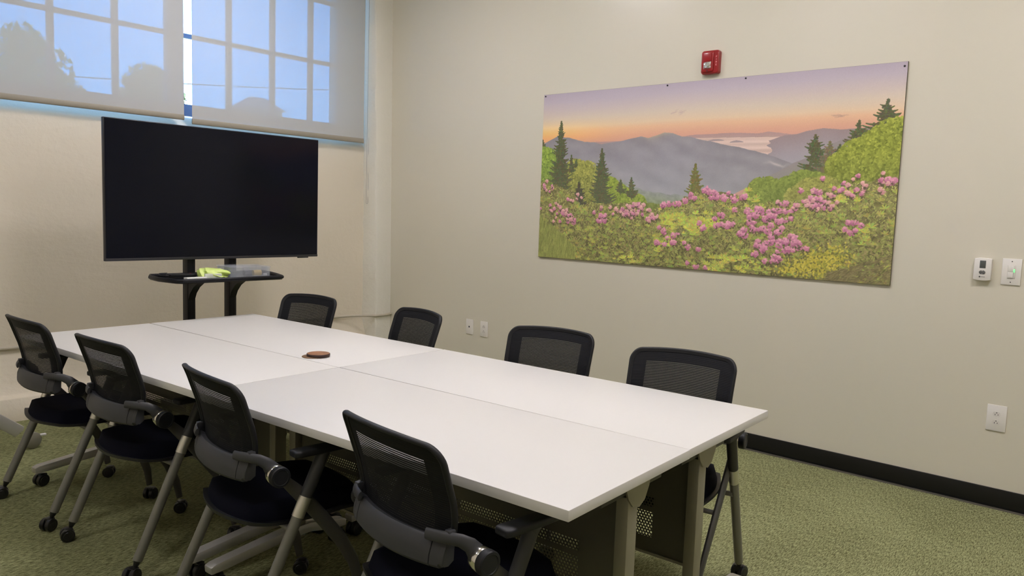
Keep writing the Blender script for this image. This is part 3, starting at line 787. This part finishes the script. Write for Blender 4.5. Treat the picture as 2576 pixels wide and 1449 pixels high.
# thermostat
t = empty('thermostat', (4.2585, 0, 1.220)); tag(t, 'white wall thermostat with a small dark display, left of the dimmer', 'thermostat')
m = MB(); pr = [(-.039, .056), (-.020, .0595), (0, .0605), (.020, .0595), (.039, .056), (.039, -.050), (.020, -.0545), (0, -.0555), (-.020, -.0545), (-.039, -.050)]
m.prism(pr, 1, -.026, 0, bev=.003); m.build('housing', M_WHITE, t)
MB().box(-.0135, .0135, -.0275, -.0255, .008, .047, bev=.001).build('display', M_LCD, t)
pts = [(.0145 * math.cos(a), -.013 + .0105 * math.sin(a)) for a in np.linspace(0, 2 * math.pi, 28, endpoint=False)]
bt = MB().prism(pts, 1, -.0280, -.0255, bev=.0006).build('button_pad', M_GREYBTN, t)
m = MB(); m.prism([(-.004, -.0065), (.004, -.0065), (0, -.003)], 1, -.0284, -.0279); m.prism([(-.004, -.0195), (.004, -.0195), (0, -.023)], 1, -.0284, -.0279)
m.build('arrows', M_WHITE2, bt)
lg = MB(); lg.lathe([(0, 0), (.0040, 0), (.0040, .0006), (0, .0006)], seg=14, M=Matrix.Translation((-.0095, -.0266, -.036)) @ AX_Y)
for k in range(5): lg.box(-.0035 + k * .0036, -.0011 + k * .0036, -.0266, -.0258, -.0375, -.0345)
lg.build('maker_mark', M_GREYBTN, t)
# dimmer switch
d = plate('light_switch', 4.3815, 1.2175, .084, .132, 'white wall dimmer switch with a green indicator light, right of the thermostat', 'light switch')
MB().box(-.0175, .0175, -.0078, -.0055, -.034, .034, bev=.0008).build('insert', M_WHITE2, d)
MB().box(-.0150, .0085, -.0108, -.0075, .002, .031, bev=.0012).build('upper_paddle', M_WHITE, d)
MB().box(-.0150, .0085, -.0108, -.0075, -.030, .000, bev=.0012).build('lower_paddle', M_WHITE, d)
MB().box(.0105, .0150, -.0098, -.0075, -.030, .031, bev=.0008).build('slider_track', M_WHITE, d)
MB().box(.0095, .0155, -.0118, -.0095, -.002, .014, bev=.001).build('indicator', M_LEDG, d)
for zz in (.052, -.052):
    MB().lathe([(0, 0), (.003, 0), (.003, .001), (0, .001)], seg=10, M=Matrix.Translation((0, -.0070, zz)) @ AX_Y).build('screw', M_GREYBTN, d)
# fire alarm
fa = empty('fire_alarm', (2.674, 0, 2.409)); tag(fa, 'red fire alarm horn strobe on the wall above the landscape picture', 'fire alarm')
def rrect(w_, h_, r_, n=8, ox=0, oz=0):
    P = []
    for cx, cz, a0 in ((w_ - r_, h_ - r_, 0), (-w_ + r_, h_ - r_, 90), (-w_ + r_, -h_ + r_, 180), (w_ - r_, -h_ + r_, 270)):
        for k in range(n + 1):
            a = R(a0 + 90 * k / n); P.append((ox + cx + r_ * math.cos(a), oz + cz + r_ * math.sin(a)))
    return P
def loft(mb, loops):
    b = bmesh.new(); rs = [[b.verts.new((x, y, z)) for x, z in L] for y, L in loops]
    for A, B in zip(rs, rs[1:]):
        n = len(A)
        for k in range(n): b.faces.new((A[k], A[(k + 1) % n], B[(k + 1) % n], B[k]))
    b.faces.new(rs[0]); b.faces.new(rs[-1][::-1]); bmesh.ops.recalc_face_normals(b, faces=b.faces); return mb.add(b)
loft(MB(), [(0, rrect(.060, .072, .016)), (-.020, rrect(.061, .073, .017)), (-.032, rrect(.059, .071, .017)), (-.036, rrect(.055, .067, .016))]).build('housing', M_RED, fa)
loft(MB(), [(-.034, rrect(.040, .062, .012, ox=-.012)), (-.042, rrect(.039, .061, .012, ox=-.012)), (-.046, rrect(.035, .057, .011, ox=-.012))]).build('front_cover', M_RED, fa)
MB().prism(rrect(.027, .026, .005, ox=-.010, oz=.030), 1, -.050, -.044, bev=.0015).build('speaker_hood', M_RED, fa)
rl_ = random.Random(8); b = bmesh.new(); N = 7; g = []
for j in range(N + 1):
    row = []
    for i in range(N + 1):
        u, v_ = -1 + 2 * i / N, -1 + 2 * j / N
        edge = max(abs(u), abs(v_)) > .99
        x = -.0105 + u * .0255 + (0 if edge else rl_.uniform(-.0022, .0022)); z = -.0215 + v_ * .0225 + (0 if edge else rl_.uniform(-.002, .002))
        y = -.0455 if edge else -.053 - .008 * (1 - .5 * u * u - .5 * v_ * v_) - rl_.uniform(0, .006)
        row.append(b.verts.new((x, y, z)))
    g.append(row)
for j in range(N):
    for i in range(N):
        q = (g[j][i], g[j][i + 1], g[j + 1][i + 1], g[j + 1][i])
        b.faces.new((q[0], q[1], q[2])); b.faces.new((q[0], q[2], q[3]))
bmesh.ops.recalc_face_normals(b, faces=b.faces)
MB().add(b).build('strobe_lens', M_STROBE, fa, smooth=False)
MB().box(-.013, -.007, -.0475, -.0455, -.060, -.052).build('slot', M_BLACK, fa)
# letters F I R E reading downwards, drawn as strokes
def letters(mb, ch, cx, cz, h, w_, y0, y1, st):
    def bar(a0, a1, b0, b1): mb.box(cx + a0, cx + a1, y0, y1, cz + b0, cz + b1)
    H = h / 2; Wd = w_ / 2
    if ch == 'I': bar(-st / 2, st / 2, -H, H); return
    bar(-Wd, -Wd + st, -H, H)
    if ch in 'FE': bar(-Wd + st, Wd, H - st, H); bar(-Wd + st, Wd * .6, -st / 2, st / 2)
    if ch == 'E': bar(-Wd + st, Wd, -H, -H + st)
    if ch == 'R':
        bar(-Wd + st, Wd - st * .3, H - st, H); bar(Wd - st, Wd, st / 2, H - st); bar(-Wd + st, Wd - st * .3, -st / 2, st / 2)
        mb.prism([(cx - st * .2, cz - st / 2), (cx + st, cz - st / 2), (cx + Wd, cz - H), (cx + Wd - st * 1.1, cz - H)], 1, y0, y1)
lt = MB()
for k, c_ in enumerate('FIRE'): letters(lt, c_, .045, .030 - k * .0165, .0105, .0078, -.0372, -.0352, .0019)
lt.build('lettering', M_PINK, fa)
MB().box(.0335, .0355, -.0368, -.0350, -.058, .060).build('edge_rib', M_RED, fa)

# ------------------------------------------------------------------ landscape picture (printed panel)
def paint():
    H, W = 620, 1280
    rg = np.random.RandomState(4)
    img = np.zeros((H, W, 3), np.float32)
    V = (np.arange(H) + .5)[:, None] / H * np.ones((1, W)); U = (np.arange(W) + .5)[None, :] / W * np.ones((H, 1))
    def noise(sx, sy, oct_=4):
        o = np.zeros((H, W), np.float32); a = 1; tot = 0
        for k in range(oct_):
            ny, nx = int(sy * 2 ** k) + 2, int(sx * 2 ** k) + 2
            g = rg.rand(ny, nx); y = np.linspace(0, ny - 1.001, H); x = np.linspace(0, nx - 1.001, W)
            yi, xi = y.astype(int), x.astype(int); fy, fx = (y - yi)[:, None], (x - xi)[None, :]
            fy = fy * fy * (3 - 2 * fy); fx = fx * fx * (3 - 2 * fx)
            o += a * ((g[yi][:, xi] * (1 - fx) + g[yi][:, xi + 1] * fx) * (1 - fy) + (g[yi + 1][:, xi] * (1 - fx) + g[yi + 1][:, xi + 1] * fx) * fy); tot += a; a *= .5
        return o / tot - .5
    # sky
    vs = [.66, .70, .735, .775, .80, .85, .90, .95, 1.0]
    cs = np.array([(198, 150, 138), (202, 150, 138), (208, 156, 136), (216, 172, 144), (214, 184, 160), (202, 182, 170), (190, 172, 174), (178, 163, 176), (168, 153, 170)], float)
    n1 = noise(3, 14)
    vv = V - .012 * (U - .5) * 0 + n1 * .018
    for k in range(3): img[..., k] = np.interp(vv, vs, cs[:, k])
    glow = np.exp(-((U / .22) ** 2)) * np.exp(-(((V - .75) / .06) ** 2)); img += glow[..., None] * np.array([26, 14, -22])
    def poly_y(P): P = sorted(P); return np.interp(U[0], [p[0] for p in P], [p[1] for p in P])
    def ridge(P, ctop, cbot, depth, rough=.004, tex=6, floor=0.0):
        top = poly_y(P) + (noise(40, 1, 3)[0]) * rough
        m = (V < top[None, :]) & (V > floor)
        d = np.clip((top[None, :] - V) / depth, 0, 1)[..., None]
        c = np.array(ctop) * (1 - d) + np.array(cbot) * d
        c = c + (noise(18, 12, 5) * tex * 2)[..., None]
        img[m] = c[m]
        # thin dark crest
        return top
    ridge([(.45, .70), (.491, .716), (.561, .719), (.615, .719), (.672, .711), (.70, .718), (.76, .70)], (170, 136, 136), (176, 146, 142), .03, .003, 2, .66)
    # sea of fog
    top = poly_y([(.50, .70), (.73, .69), (.76, .69), (.80, .60)]); m = (V < top[None, :]) & (U > .5) & (U < .80) & (V > .58)
    f = noise(6, 60, 4); c = np.array([206, 178, 172]) + f[..., None] * np.array([40, 44, 46]); img[m] = c[m]
    for cu, cvv, wd in ((.565, .683, .022), (.62, .672, .018)):
        mm = (np.abs(U - cu) < wd) & (V < cvv + .008 * (1 - ((U - cu) / wd) ** 2)) & (V > cvv - .002); img[mm] = (158, 138, 142)
    ridge([(.69, .66), (.707, .675), (.743, .697), (.76, .697), (.794, .713), (.832, .722), (.87, .711), (.899, .72), (1.0, .735)], (158, 134, 138), (164, 152, 162), .12, .003, 3, .45) if False else None
    P = [(.705, .674), (.743, .697), (.765, .697), (.794, .713), (.832, .722), (.87, .713), (.92, .716), (1.0, .74)]
    top = poly_y(P) + noise(40, 1, 3)[0] * .003
    left = .705 + np.clip((.674 - V) * -.0, 0, 1) + np.clip((.674 - V), 0, .1) * .1 + noise(2, 70, 3) * .03
    m = (V < top[None, :]) & (U > left) & (V > .45); d = np.clip((top[None, :] - V) / .14, 0, 1)[..., None]
    c = np.array([150, 130, 134]) * (1 - d) + np.array([160, 152, 164]) * d; c = c + (noise(16, 10, 4) * 6)[..., None]; img[m] = c[m]
    ridge([(.69, .49), (.74, .542), (.795, .581), (.854, .65), (.908, .692), (.96, .718), (1.0, .73)], (148, 134, 138), (136, 138, 130), .16, .004, 4) if False else None
    P = [(.66, .46), (.692, .497), (.74, .542), (.795, .581), (.854, .65), (.908, .692), (.96, .718), (1.0, .73)]
    top = poly_y(P) + noise(40, 1, 3)[0] * .004; m = (V < top[None, :]) & (U > .66); d = np.clip((top[None, :] - V) / .14, 0, 1)[..., None]
    c = np.array([144, 132, 136]) * (1 - d) + np.array([136, 138, 128]) * d; c = c + (noise(20, 14, 4) * 8)[..., None]; img[m] = c[m]
    # main mountain
    P = [(0, .69), (.01, .706), (.056, .743), (.105, .73), (.157, .702), (.19, .700), (.215, .686), (.245, .694), (.276, .699), (.31, .710), (.345, .722), (.366, .710), (.39, .722), (.416, .738), (.44, .732), (.467, .711), (.495, .706), (.52, .692), (.55, .680), (.576, .666), (.635, .642), (.696, .609), (.76, .562), (.73, .53)]
    P = [p for p in P if p[0] <= .765][:-1] + [(.80, .53)]
    top = poly_y(P) + noise(60, 1, 3)[0] * .004
    rightlim = .77 - np.clip(.562 - V, 0, .3) * .95
    m = (V < top[None, :]) & (U < rightlim); d = np.clip((top[None, :] - V) / .30, 0, 1)[..., None]
    c = np.array([140, 132, 140]) * (1 - d) + np.array([156, 152, 166]) * d
    sh_ = np.sin((U * 1.0 + V * 1.25) * 42 + noise(5, 5, 4) * 9) * .5
    c = c + (sh_ * 7 + noise(26, 18, 5) * 16)[..., None] * np.array([1, 1, 1.0])
    gl = np.exp(-(((U - .40) / .04) ** 2)) * np.exp(-((top[None, :] - V) / .012)); c = c + gl[..., None] * np.array([34, 24, 0])
    img[m] = c[m]
    # green lower slopes of the valley
    P = [(.20, .53), (.24, .52), (.30, .46), (.36, .42), (.44, .40), (.60, .395), (.70, .40)]
    top = poly_y(P) + noise(60, 1, 3)[0] * .01; m = (V < top[None, :]) & (U > .17) & (U < .74)
    d = np.clip((top[None, :] - V) / .07, 0, 1)[..., None]; c = np.array([150, 150, 152]) * (1 - d) + np.array([138, 148, 118]) * d
    c = c + (noise(90, 60, 3) * 34)[..., None]; img[m] = c[m]
    fz = np.exp(-((U - .725) / .020) ** 2 - ((V - .563 - noise(30, 2, 3) * .05) / .006) ** 2)[..., None] * .7; img[:] = img * (1 - fz) + np.array([200, 186, 188]) * fz
    def stamp(u, v, ru, rv, ang, c, a=1.0):
        x, y = u * W, v * H; rx, ry = ru * W, rv * W; R_ = int(max(rx, ry)) + 2
        x0, x1 = max(0, int(x) - R_), min(W, int(x) + R_ + 1); y0, y1 = max(0, int(y) - R_), min(H, int(y) + R_ + 1)
        if x0 >= x1 or y0 >= y1: return
        X = np.arange(x0, x1)[None, :] + .5 - x; Y = np.arange(y0, y1)[:, None] + .5 - y
        ca, sa = math.cos(ang), math.sin(ang); A = (X * ca + Y * sa) / rx; B = (-X * sa + Y * ca) / ry
        k = np.clip((1.15 - (A * A + B * B)) * 3, 0, 1)[..., None] * a
        img[y0:y1, x0:x1] = img[y0:y1, x0:x1] * (1 - k) + np.array(c, np.float32) * k
    rn = random.Random(11)
    def foliage(u, v, r, n, dark, light, sz=.0035, squash=.8, rot=None):
        """round tree mass: leaf dabs, lighter toward their own tops"""
        for k in range(12): 
            a = rn.uniform(0, 6.28); q = r * .5 * math.sqrt(rn.random()); stamp(u + q * math.cos(a), v + q * math.sin(a) * squash * 2, r * .55, r * .5, 0, dark, .8)
        for k in range(n):
            a = rn.uniform(0, 6.283); q = math.sqrt(rn.random()); du, dv = r * q * math.cos(a), r * q * math.sin(a) * squash
            cl = .5 + .5 * math.sin(du * 260 + math.sin(dv * 330) * 2) * math.sin(dv * 420 + du * 90)
            t = min(1, max(0, .15 + .5 * cl + rn.uniform(-.25, .35) + dv / r * .22))
            c = [d_ + (l_ - d_) * t for d_, l_ in zip(dark, light)]
            stamp(u + du, v + dv * W / H, sz * rn.uniform(.5, 1.2), sz * rn.uniform(.4, .9), rn.uniform(0, 3.1), c, .9)
    def conifer(ut, vt, ub, vb, hw, dark=(74, 76, 56), light=(112, 112, 78), dens=1.0, thin=.55):
        hgt = vt - vb; tiers = max(7, int(hgt * H / 7.5)); hw = hw * (1.9 if ub < .3 else 1.5)
        for k in range(60): t = k / 60; stamp(ub + (ut - ub) * t, vb + (vt - vb) * t, .0012 * (1.4 - t), .005, 0, (98, 90, 74))
        for k in range(int(tiers * 1.0)):
            t = (k + rn.uniform(-.3, .3)) / tiers; t = max(0, t); v = vt - hgt * t; uc = ut + (ub - ut) * t
            for sg in (-1, 1):
                L_ = hw * (.05 + .95 * t ** .85) * rn.choice((.55, .8, .95, 1.1)); dr = rn.uniform(.0, .35)
                steps = max(3, int(L_ * W / 1.6))
                for q in range(steps):
                    f = q / steps; c = [d_ + (l_ - d_) * rn.random() for d_, l_ in zip(dark, light)]
                    stamp(uc + sg * L_ * f, v + (-dr * L_ * f + .35 * L_ * f * f) * W / H, .0026 * (1.1 - f * .5), .0050 * (1.0 - f * .75) * (.4 + .6 * min(1, t * 3)), sg * .3, c, .92)
                for q in range(int(steps * .8)):
                    f = rn.random() * .6; c = [d_ + (l_ - d_) * rn.random() * .6 for d_, l_ in zip(dark, light)]
                    stamp(uc + sg * L_ * f, v - rn.random() * .010, .0022, .0034, sg * .5, c, .85)
    G1, G2 = (104, 112, 52), (176, 178, 84)
    # far trees and masses, back to front
    conifer(.002, .722, .004, .62, .016)
    for u, v, r in ((.01, .60, .05), (.03, .56, .045), (.02, .50, .06)): foliage(u, v, r, 900, (98, 118, 56), (166, 184, 84))
    for u, v, r in ((.13, .52, .05), (.165, .50, .055), (.19, .47, .04), (.15, .44, .06), (.18, .40, .06)): foliage(u, v, r, 900, (110, 112, 58), (182, 176, 92))
    conifer(.111, .625, .113, .53, .010); conifer(.129, .60, .129, .56, .004)
    for u, v, r in ((.245, .44, .035), (.27, .40, .04), (.30, .37, .04), (.34, .35, .03)): foliage(u, v, r, 700, (100, 118, 50), (172, 184, 76))
    conifer(.285, .48, .287, .405, .011); conifer(.32, .49, .323, .375, .018)
    conifer(.512, .564, .518, .36, .026, (92, 90, 52), (142, 134, 74), .7)
    conifer(.069, .832, .074, .36, .029, dens=1.0); conifer(.218, .659, .228, .30, .029); conifer(.142, .465, .146, .29, .024, (62, 60, 52), (92, 90, 72), 1.3)
    for a in ((.814, .692, .82, .50, .036), (.871, .641, .871, .56, .018), (.909, .75, .909, .62, .024), (.966, .838, .964, .66, .040)): conifer(*a, dens=1.4)
    conifer(.848, .658, .849, .46, .034, (98, 90, 70), (138, 126, 100), 1.3)
    for u, v, r in ((.99, .66, .06), (.955, .62, .055), (.985, .58, .06), (.92, .58, .055), (.885, .54, .045), (.94, .52, .06), (.98, .52, .05)): foliage(u, v, r, 1300, (98, 106, 44), (174, 176, 78))
    for u, v, r in ((.70, .42, .045), (.73, .40, .05), (.68, .37, .035), (.76, .43, .04), (.79, .46, .04), (.82, .45, .04)): foliage(u, v, r, 900, (98, 112, 52), (150, 160, 76))
    for u, v, r in ((.81, .42, .04), (.84, .43, .04), (.79, .39, .04)): foliage(u, v, r, 700, (116, 114, 60), (180, 176, 92))
    for u, v, r in ((.36, .30, .03), (.385, .30, .03), (.41, .31, .02)): foliage(u, v, r, 500, (92, 104, 54), (134, 142, 72))
    # rhododendron field
    P = [(0, .475), (.05, .45), (.095, .43), (.123, .415), (.149, .326), (.19, .35), (.241, .34), (.30, .352), (.345, .354), (.378, .299), (.428, .345), (.47, .365), (.505, .395), (.551, .43), (.60, .41), (.647, .399), (.667, .35), (.729, .380), (.77, .374), (.824, .42), (.88, .448), (.916, .470), (.968, .485), (1.0, .50)]
    top = poly_y(P) + noise(70, 1, 3)[0] * .02; m = V < top[None, :]
    n5 = noise(70, 34, 4); n6 = noise(7, 5, 3)
    base = np.array([124, 118, 72]) + n5[..., None] * np.array([84, 84, 56]) + n6[..., None] * np.array([34, 34, 10]); img[m] = base[m]
    topf = lambda u: float(np.interp(u, U[0], top))
    pal = [(150, 148, 84), (132, 130, 74), (96, 90, 58), (170, 166, 94), (84, 76, 54), (122, 126, 66), (160, 140, 96), (108, 98, 68)]
    for k in range(15000):
        u = rn.random(); tv_ = topf(u); v = rn.random() ** .9 * tv_
        c = pal[int(rn.random() * 8)]; br = .90 + .32 * (v / .45) * rn.uniform(.6, 1.1)
        c = [min(255, q * br) for q in c]; sc = .0026 + .002 * (1 - v / .5)
        stamp(u, v, sc * rn.uniform(.7, 1.5), sc * .38, rn.choice((rn.uniform(.2, 1.4), rn.uniform(1.7, 2.9))), c, .85)
    def rosette(u, v, r, c1):
        for k in range(9):
            a = math.pi * (k + .5) / 9 + rn.uniform(-.2, .2); t = rn.uniform(.8, 1.2); c = [q * rn.uniform(.84, 1.1) for q in c1]
            stamp(u + math.cos(a) * r * .55, v + math.sin(a) * r * .55 * W / H, r * .55 * t, r * .13, a, c, .9)
    for k in range(900):
        u = rn.random(); v = rn.random() * topf(u) * .95
        rosette(u, v, rn.uniform(.004, .010), rn.choice(((176, 178, 88), (150, 156, 80), (168, 160, 84), (138, 140, 76))))
    for u, v, n in ((.529, .245, 26), (.506, .216, 26), (.48, .25, 22), (.545, .26, 12), (.583, .03, 18), (.627, .07, 12), (.43, .14, 16), (.655, .36, 10), (.88, .40, 16), (.93, .24, 12), (.45, .26, 18), (.66, .03, 14), (.10, .05, 12), (.33, .02, 10)):
        for k in range(n): rosette(u + rn.gauss(0, .020), v + rn.gauss(0, .025), rn.uniform(.006, .012), rn.choice(((196, 196, 84), (184, 186, 88), (206, 202, 92))))
    # grass, lower left
    for k in range(2600):
        u = rn.random() * .14; v = rn.random() * (.26 - u * 1.4)
        if v < 0: continue
        stamp(u, v, .0007, .010, rn.uniform(-.25, .15), rn.choice(((150, 154, 82), (128, 134, 68), (168, 166, 92), (112, 114, 62))), .7)
    # yellow shrubs, lower right, and bare brown ground
    for u, v, n, s_ in ((.836, .09, 260, .022), (.873, .111, 240, .022), (.80, .05, 160, .020), (.85, .06, 200, .03), (.765, .035, 80, .012)):
        for k in range(n): stamp(u + rn.gauss(0, s_), v + rn.gauss(0, s_ * 1.1), .0034 * rn.uniform(.5, 1.2), .0022, rn.uniform(0, 3.1), rn.choice(((198, 178, 66), (184, 168, 62), (150, 144, 60), (208, 190, 84), (110, 104, 56))), .85)
    for k in range(900):
        u = .86 + rn.random() * .15; v = rn.random() * .12 * (u - .82) / .15; stamp(u, v, .0042, .0012, rn.uniform(.1, .8), rn.choice(((124, 108, 78), (138, 124, 90), (102, 92, 64))), .6)
    # blossoms
    def bloom(u, v, r, tone=0):
        for k in range(4): stamp(u + rn.gauss(0, r * .5), v - .012 + rn.gauss(0, r), .003, .0018, rn.uniform(0, 3), (84, 72, 58), .7)
        for k in range(int(26 * (r / .010) ** 1.5) + 6):
            a = rn.uniform(0, 6.28); q = math.sqrt(rn.random()) * r; t = .5 + .5 * math.sin(a) * q / r + rn.uniform(-.3, .3); t = min(1, max(0, t))
            d1, l1 = ((172, 88, 130), (236, 160, 194)) if tone == 0 else ((190, 120, 134), (236, 184, 186))
            stamp(u + q * math.cos(a), v + q * math.sin(a) * .9 * W / H, .0026, .0022, 0, [x + (y - x) * t for x, y in zip(d1, l1)], .85)
    FL = [(.096, .273), (.128, .225), (.232, .262), (.304, .295), (.345, .344), (.423, .338), (.458, .349), (.506, .387), (.547, .423), (.576, .397), (.594, .389), (.621, .39), (.643, .391), (.659, .323), (.668, .315), (.698, .317), (.715, .293), (.739, .327), (.754, .361), (.707, .284), (.593, .293), (.612, .251), (.581, .24), (.645, .206), (.665, .264), (.679, .226), (.705, .233), (.721, .251), (.743, .219), (.753, .278), (.712, .158), (.704, .131), (.727, .184), (.761, .18), (.776, .198), (.794, .15), (.762, .13), (.782, .165), (.688, .104), (.747, .086), (.735, .093), (.832, .42), (.842, .349), (.826, .372), (.916, .278), (.91, .234), (.986, .469), (.504, .117), (.458, .176), (.46, .139), (.409, .134), (.428, .2), (.529, .016), (.238, .243), (.389, .272), (.544, .228)]
    for u, v in FL:
        bloom(u, v, .0085)
        for k in range(2): bloom(u + rn.gauss(0, .013), v + rn.gauss(0, .014), rn.uniform(.005, .0075))
    for a in ((.69, .30), (.70, .31), (.71, .30), (.70, .22), (.715, .20), (.72, .17), (.70, .15), (.77, .17), (.785, .15), (.78, .18), (.65, .20), (.66, .22), (.61, .24), (.60, .39), (.58, .40), (.56, .41), (.63, .385), (.49, .36), (.44, .34), (.75, .15), (.768, .14)):
        bloom(a[0] + rn.gauss(0, .006), a[1] + rn.gauss(0, .008), .0085)
    for k in range(150):
        u, v = rn.choice(((.08, .28), (.11, .26), (.05, .30), (.22, .28), (.27, .30), (.31, .31), (.34, .31), (.02, .44), (.37, .27), (.88, .43), (.92, .44), (.97, .46), (.84, .38), (.77, .36), (.81, .36), (.12, .36))); bloom(u + rn.gauss(0, .024), v + rn.gauss(0, .022), rn.uniform(.003, .006), rn.random() < .55)
    for k in range(12): stamp(.453 + rn.gauss(0, .010), .842 + rn.gauss(0, .006), .006, .0016, .3, (186, 158, 156), .35); stamp(.866 + rn.gauss(0, .010), .777 + rn.gauss(0, .004), .006, .0016, 0, (182, 140, 126), .35)
    lum = img.mean(2, keepdims=True); fld = np.clip((.62 - V) / .2, 0, 1)[..., None]
    img = img * (1 - .05 * fld) + lum * .05 * fld; img = img + fld * (np.array([158, 152, 128]) - img) * .12
    img += rg.normal(0, 2.0, (H, W, 1))
    return np.clip(img, 0, 255)
PX0, PX1, PZ0, PZ1 = 1.327, 3.824, 1.0986, 2.3044
pic = empty('landscape_picture', ((PX0 + PX1) / 2, 0, (PZ0 + PZ1) / 2)); tag(pic, 'wide unframed landscape print of misty mountains and pink rhododendrons on the right wall', 'picture')
MB().box(PX0 - pic.location.x, PX1 - pic.location.x, -.0125, -.0, PZ0 - pic.location.z, PZ1 - pic.location.z, bev=.0008).build('backing_panel', mat('print_edge', rgb(96, 92, 70), .6), pic)
img = paint(); ih, iw = img.shape[:2]
lin = img / 255.0; lin = np.where(lin <= .04045, lin / 12.92, ((lin + .055) / 1.055) ** 2.4)
ART_K = np.array([1.24, 1.31, 1.22]); lin = np.clip(lin * ART_K, 0, .95)
nx, nz = iw, ih
xs = np.linspace(PX0 + .001, PX1 - .001, nx) - pic.location.x; zs_ = np.linspace(PZ0 + .001, PZ1 - .001, nz) - pic.location.z
co = np.empty((nz, nx, 3), np.float32); co[..., 0] = xs[None, :]; co[..., 1] = -.0132; co[..., 2] = zs_[:, None]
me = bpy.data.meshes.new('print'); me.vertices.add(nx * nz); me.vertices.foreach_set('co', co.ravel())
ii = (np.arange(nz - 1)[:, None] * nx + np.arange(nx - 1)[None, :]).ravel()
quad = np.stack([ii, ii + 1, ii + nx + 1, ii + nx], 1).ravel().astype(np.int32)
nf = len(ii); me.loops.add(nf * 4); me.loops.foreach_set('vertex_index', quad)
me.polygons.add(nf); me.polygons.foreach_set('loop_start', np.arange(0, nf * 4, 4, dtype=np.int32))
me.update(calc_edges=True)
ca = me.color_attributes.new('ink', 'FLOAT_COLOR', 'POINT')
rgba = np.ones((nz * nx, 4), np.float32); rgba[:, :3] = lin.reshape(-1, 3); ca.data.foreach_set('color', rgba.ravel())
m = bpy.data.materials.new('printed_ink'); m.use_nodes = True; ntp = m.node_tree; bp_ = ntp.nodes['Principled BSDF']
at = ntp.nodes.new('ShaderNodeAttribute'); at.attribute_name = 'ink'; ntp.links.new(at.outputs['Color'], bp_.inputs['Base Color'])
bp_.inputs['Roughness'].default_value = .5; bp_.inputs['Specular IOR Level'].default_value = .35
me.materials.append(m); link(bpy.data.objects.new('print', me), pic)
for x, z in ((1.343, 2.292), (2.369, 2.292), (2.911, 2.292), (3.808, 2.280)):
    MB().lathe([(0, 0), (.0055, 0), (.0055, .003), (0, .0045)][::1], seg=16, M=Matrix.Translation((x - pic.location.x, -.0135, z - pic.location.z)) @ Matrix.Rotation(R(90), 4, 'X')).build('fixing_screw', M_BLACK, pic)

# ------------------------------------------------------------------ outside
struct('ground', MB().box(-60, -.95, -40, 60, -.5, -.3), M_GROUND)
def tree(name, x, y, crown, m, trunk_h, label, seed, leaf=.16, n=1500):
    r = empty(name, (x, y, -.3)); tag(r, label, 'tree', 'trees outside the window')
    rr = random.Random(seed)
    MB().tube([(0, 0, 0), (.05, .03, trunk_h * .5), (0, .1, trunk_h)], [.16, .12, .05], seg=10).build('trunk', M_BARK, r)
    b = bmesh.new()
    for cx, cy, cz, rad, k in crown:
        for i in range(int(n * k)):
            u, v, w_ = rr.gauss(0, 1), rr.gauss(0, 1), rr.gauss(0, 1); l = math.sqrt(u * u + v * v + w_ * w_) or 1
            q = rad * rr.random() ** .4; p = Vector((cx + u / l * q, cy + v / l * q, cz + w_ / l * q))
            Mx = Euler((rr.uniform(0, 6.28), rr.uniform(0, 6.28), rr.uniform(0, 6.28))).to_matrix(); s = leaf * rr.uniform(.6, 1.3)
            vs = [b.verts.new(p + Mx @ Vector(c) * s) for c in ((-.5, 0, 0), (0, -.28, .06), (.5, 0, 0), (0, .28, .06))]; b.faces.new(vs)
    MB().add(b).build('foliage', m, r, smooth=False)
# crowns given relative to the root
tree('leafy_tree', -18, 1.6, [(0, 1.0, 4.9, .95, 1), (0, .2, 4.3, 1.1, 1), (0, 1.6, 4.2, .75, .7), (0, -.7, 4.2, 1.1, 1), (0, 1.0, 3.4, 1.5, 1.2), (0, .75, 5.6, .55, .35)], M_LEAF1, 4.5, 'large green tree outside the left window, seen through the left shade', 1)
tree('leafy_tree', -18, 5.7, [(0, -.2, 5.0, .62, .8), (0, .3, 4.7, .62, .8), (0, -.5, 4.4, .6, .6), (0, 0, 3.6, .9, .8), (0, .05, 5.35, .22, .25)], M_LEAF2, 4.6, 'smaller olive brown tree outside, seen at the right end of the left shade', 2)
hs = empty('house', (-18, 9.0, -.3)); tag(hs, 'distant house with a hipped roof seen through the right shade', 'house')
MB().box(-.55, .55, -.60, .60, 0, 4.7).build('house_wall', M_HOUSE, hs)
b = bmesh.new(); q = [b.verts.new(p) for p in ((-.65, -.72, 4.70), (.65, -.72, 4.70), (.65, .72, 4.70), (-.65, .72, 4.70), (0, -.22, 5.13), (0, .28, 5.13))]
for f in ((0, 1, 4), (1, 2, 5, 4), (2, 3, 5), (3, 0, 4, 5), (0, 3, 2, 1)): b.faces.new([q[k] for k in f])
bmesh.ops.recalc_face_normals(b, faces=b.faces); MB().add(b).build('roof', M_ROOF, hs, smooth=False)
tree('leafy_tree', -24, 15.0, [(0, -1.2, 4.1, .7, .7), (0, .2, 4.3, .6, .7), (0, 1.6, 4.1, .7, .7), (0, -2.6, 4.2, .5, .5)], M_LEAF2, 4.0, 'low distant tree tops seen at the bottom right of the right shade', 3)
pts = [(-10, y, 3.38 + .109 * y + .004 * (y - 5) ** 2) for y in np.linspace(-14, 24, 30)]
tag(MB().tube(pts, .010, seg=6).build('utility_wire', M_WIRE), 'thin overhead utility wire outside, crossing the right window', 'wire')
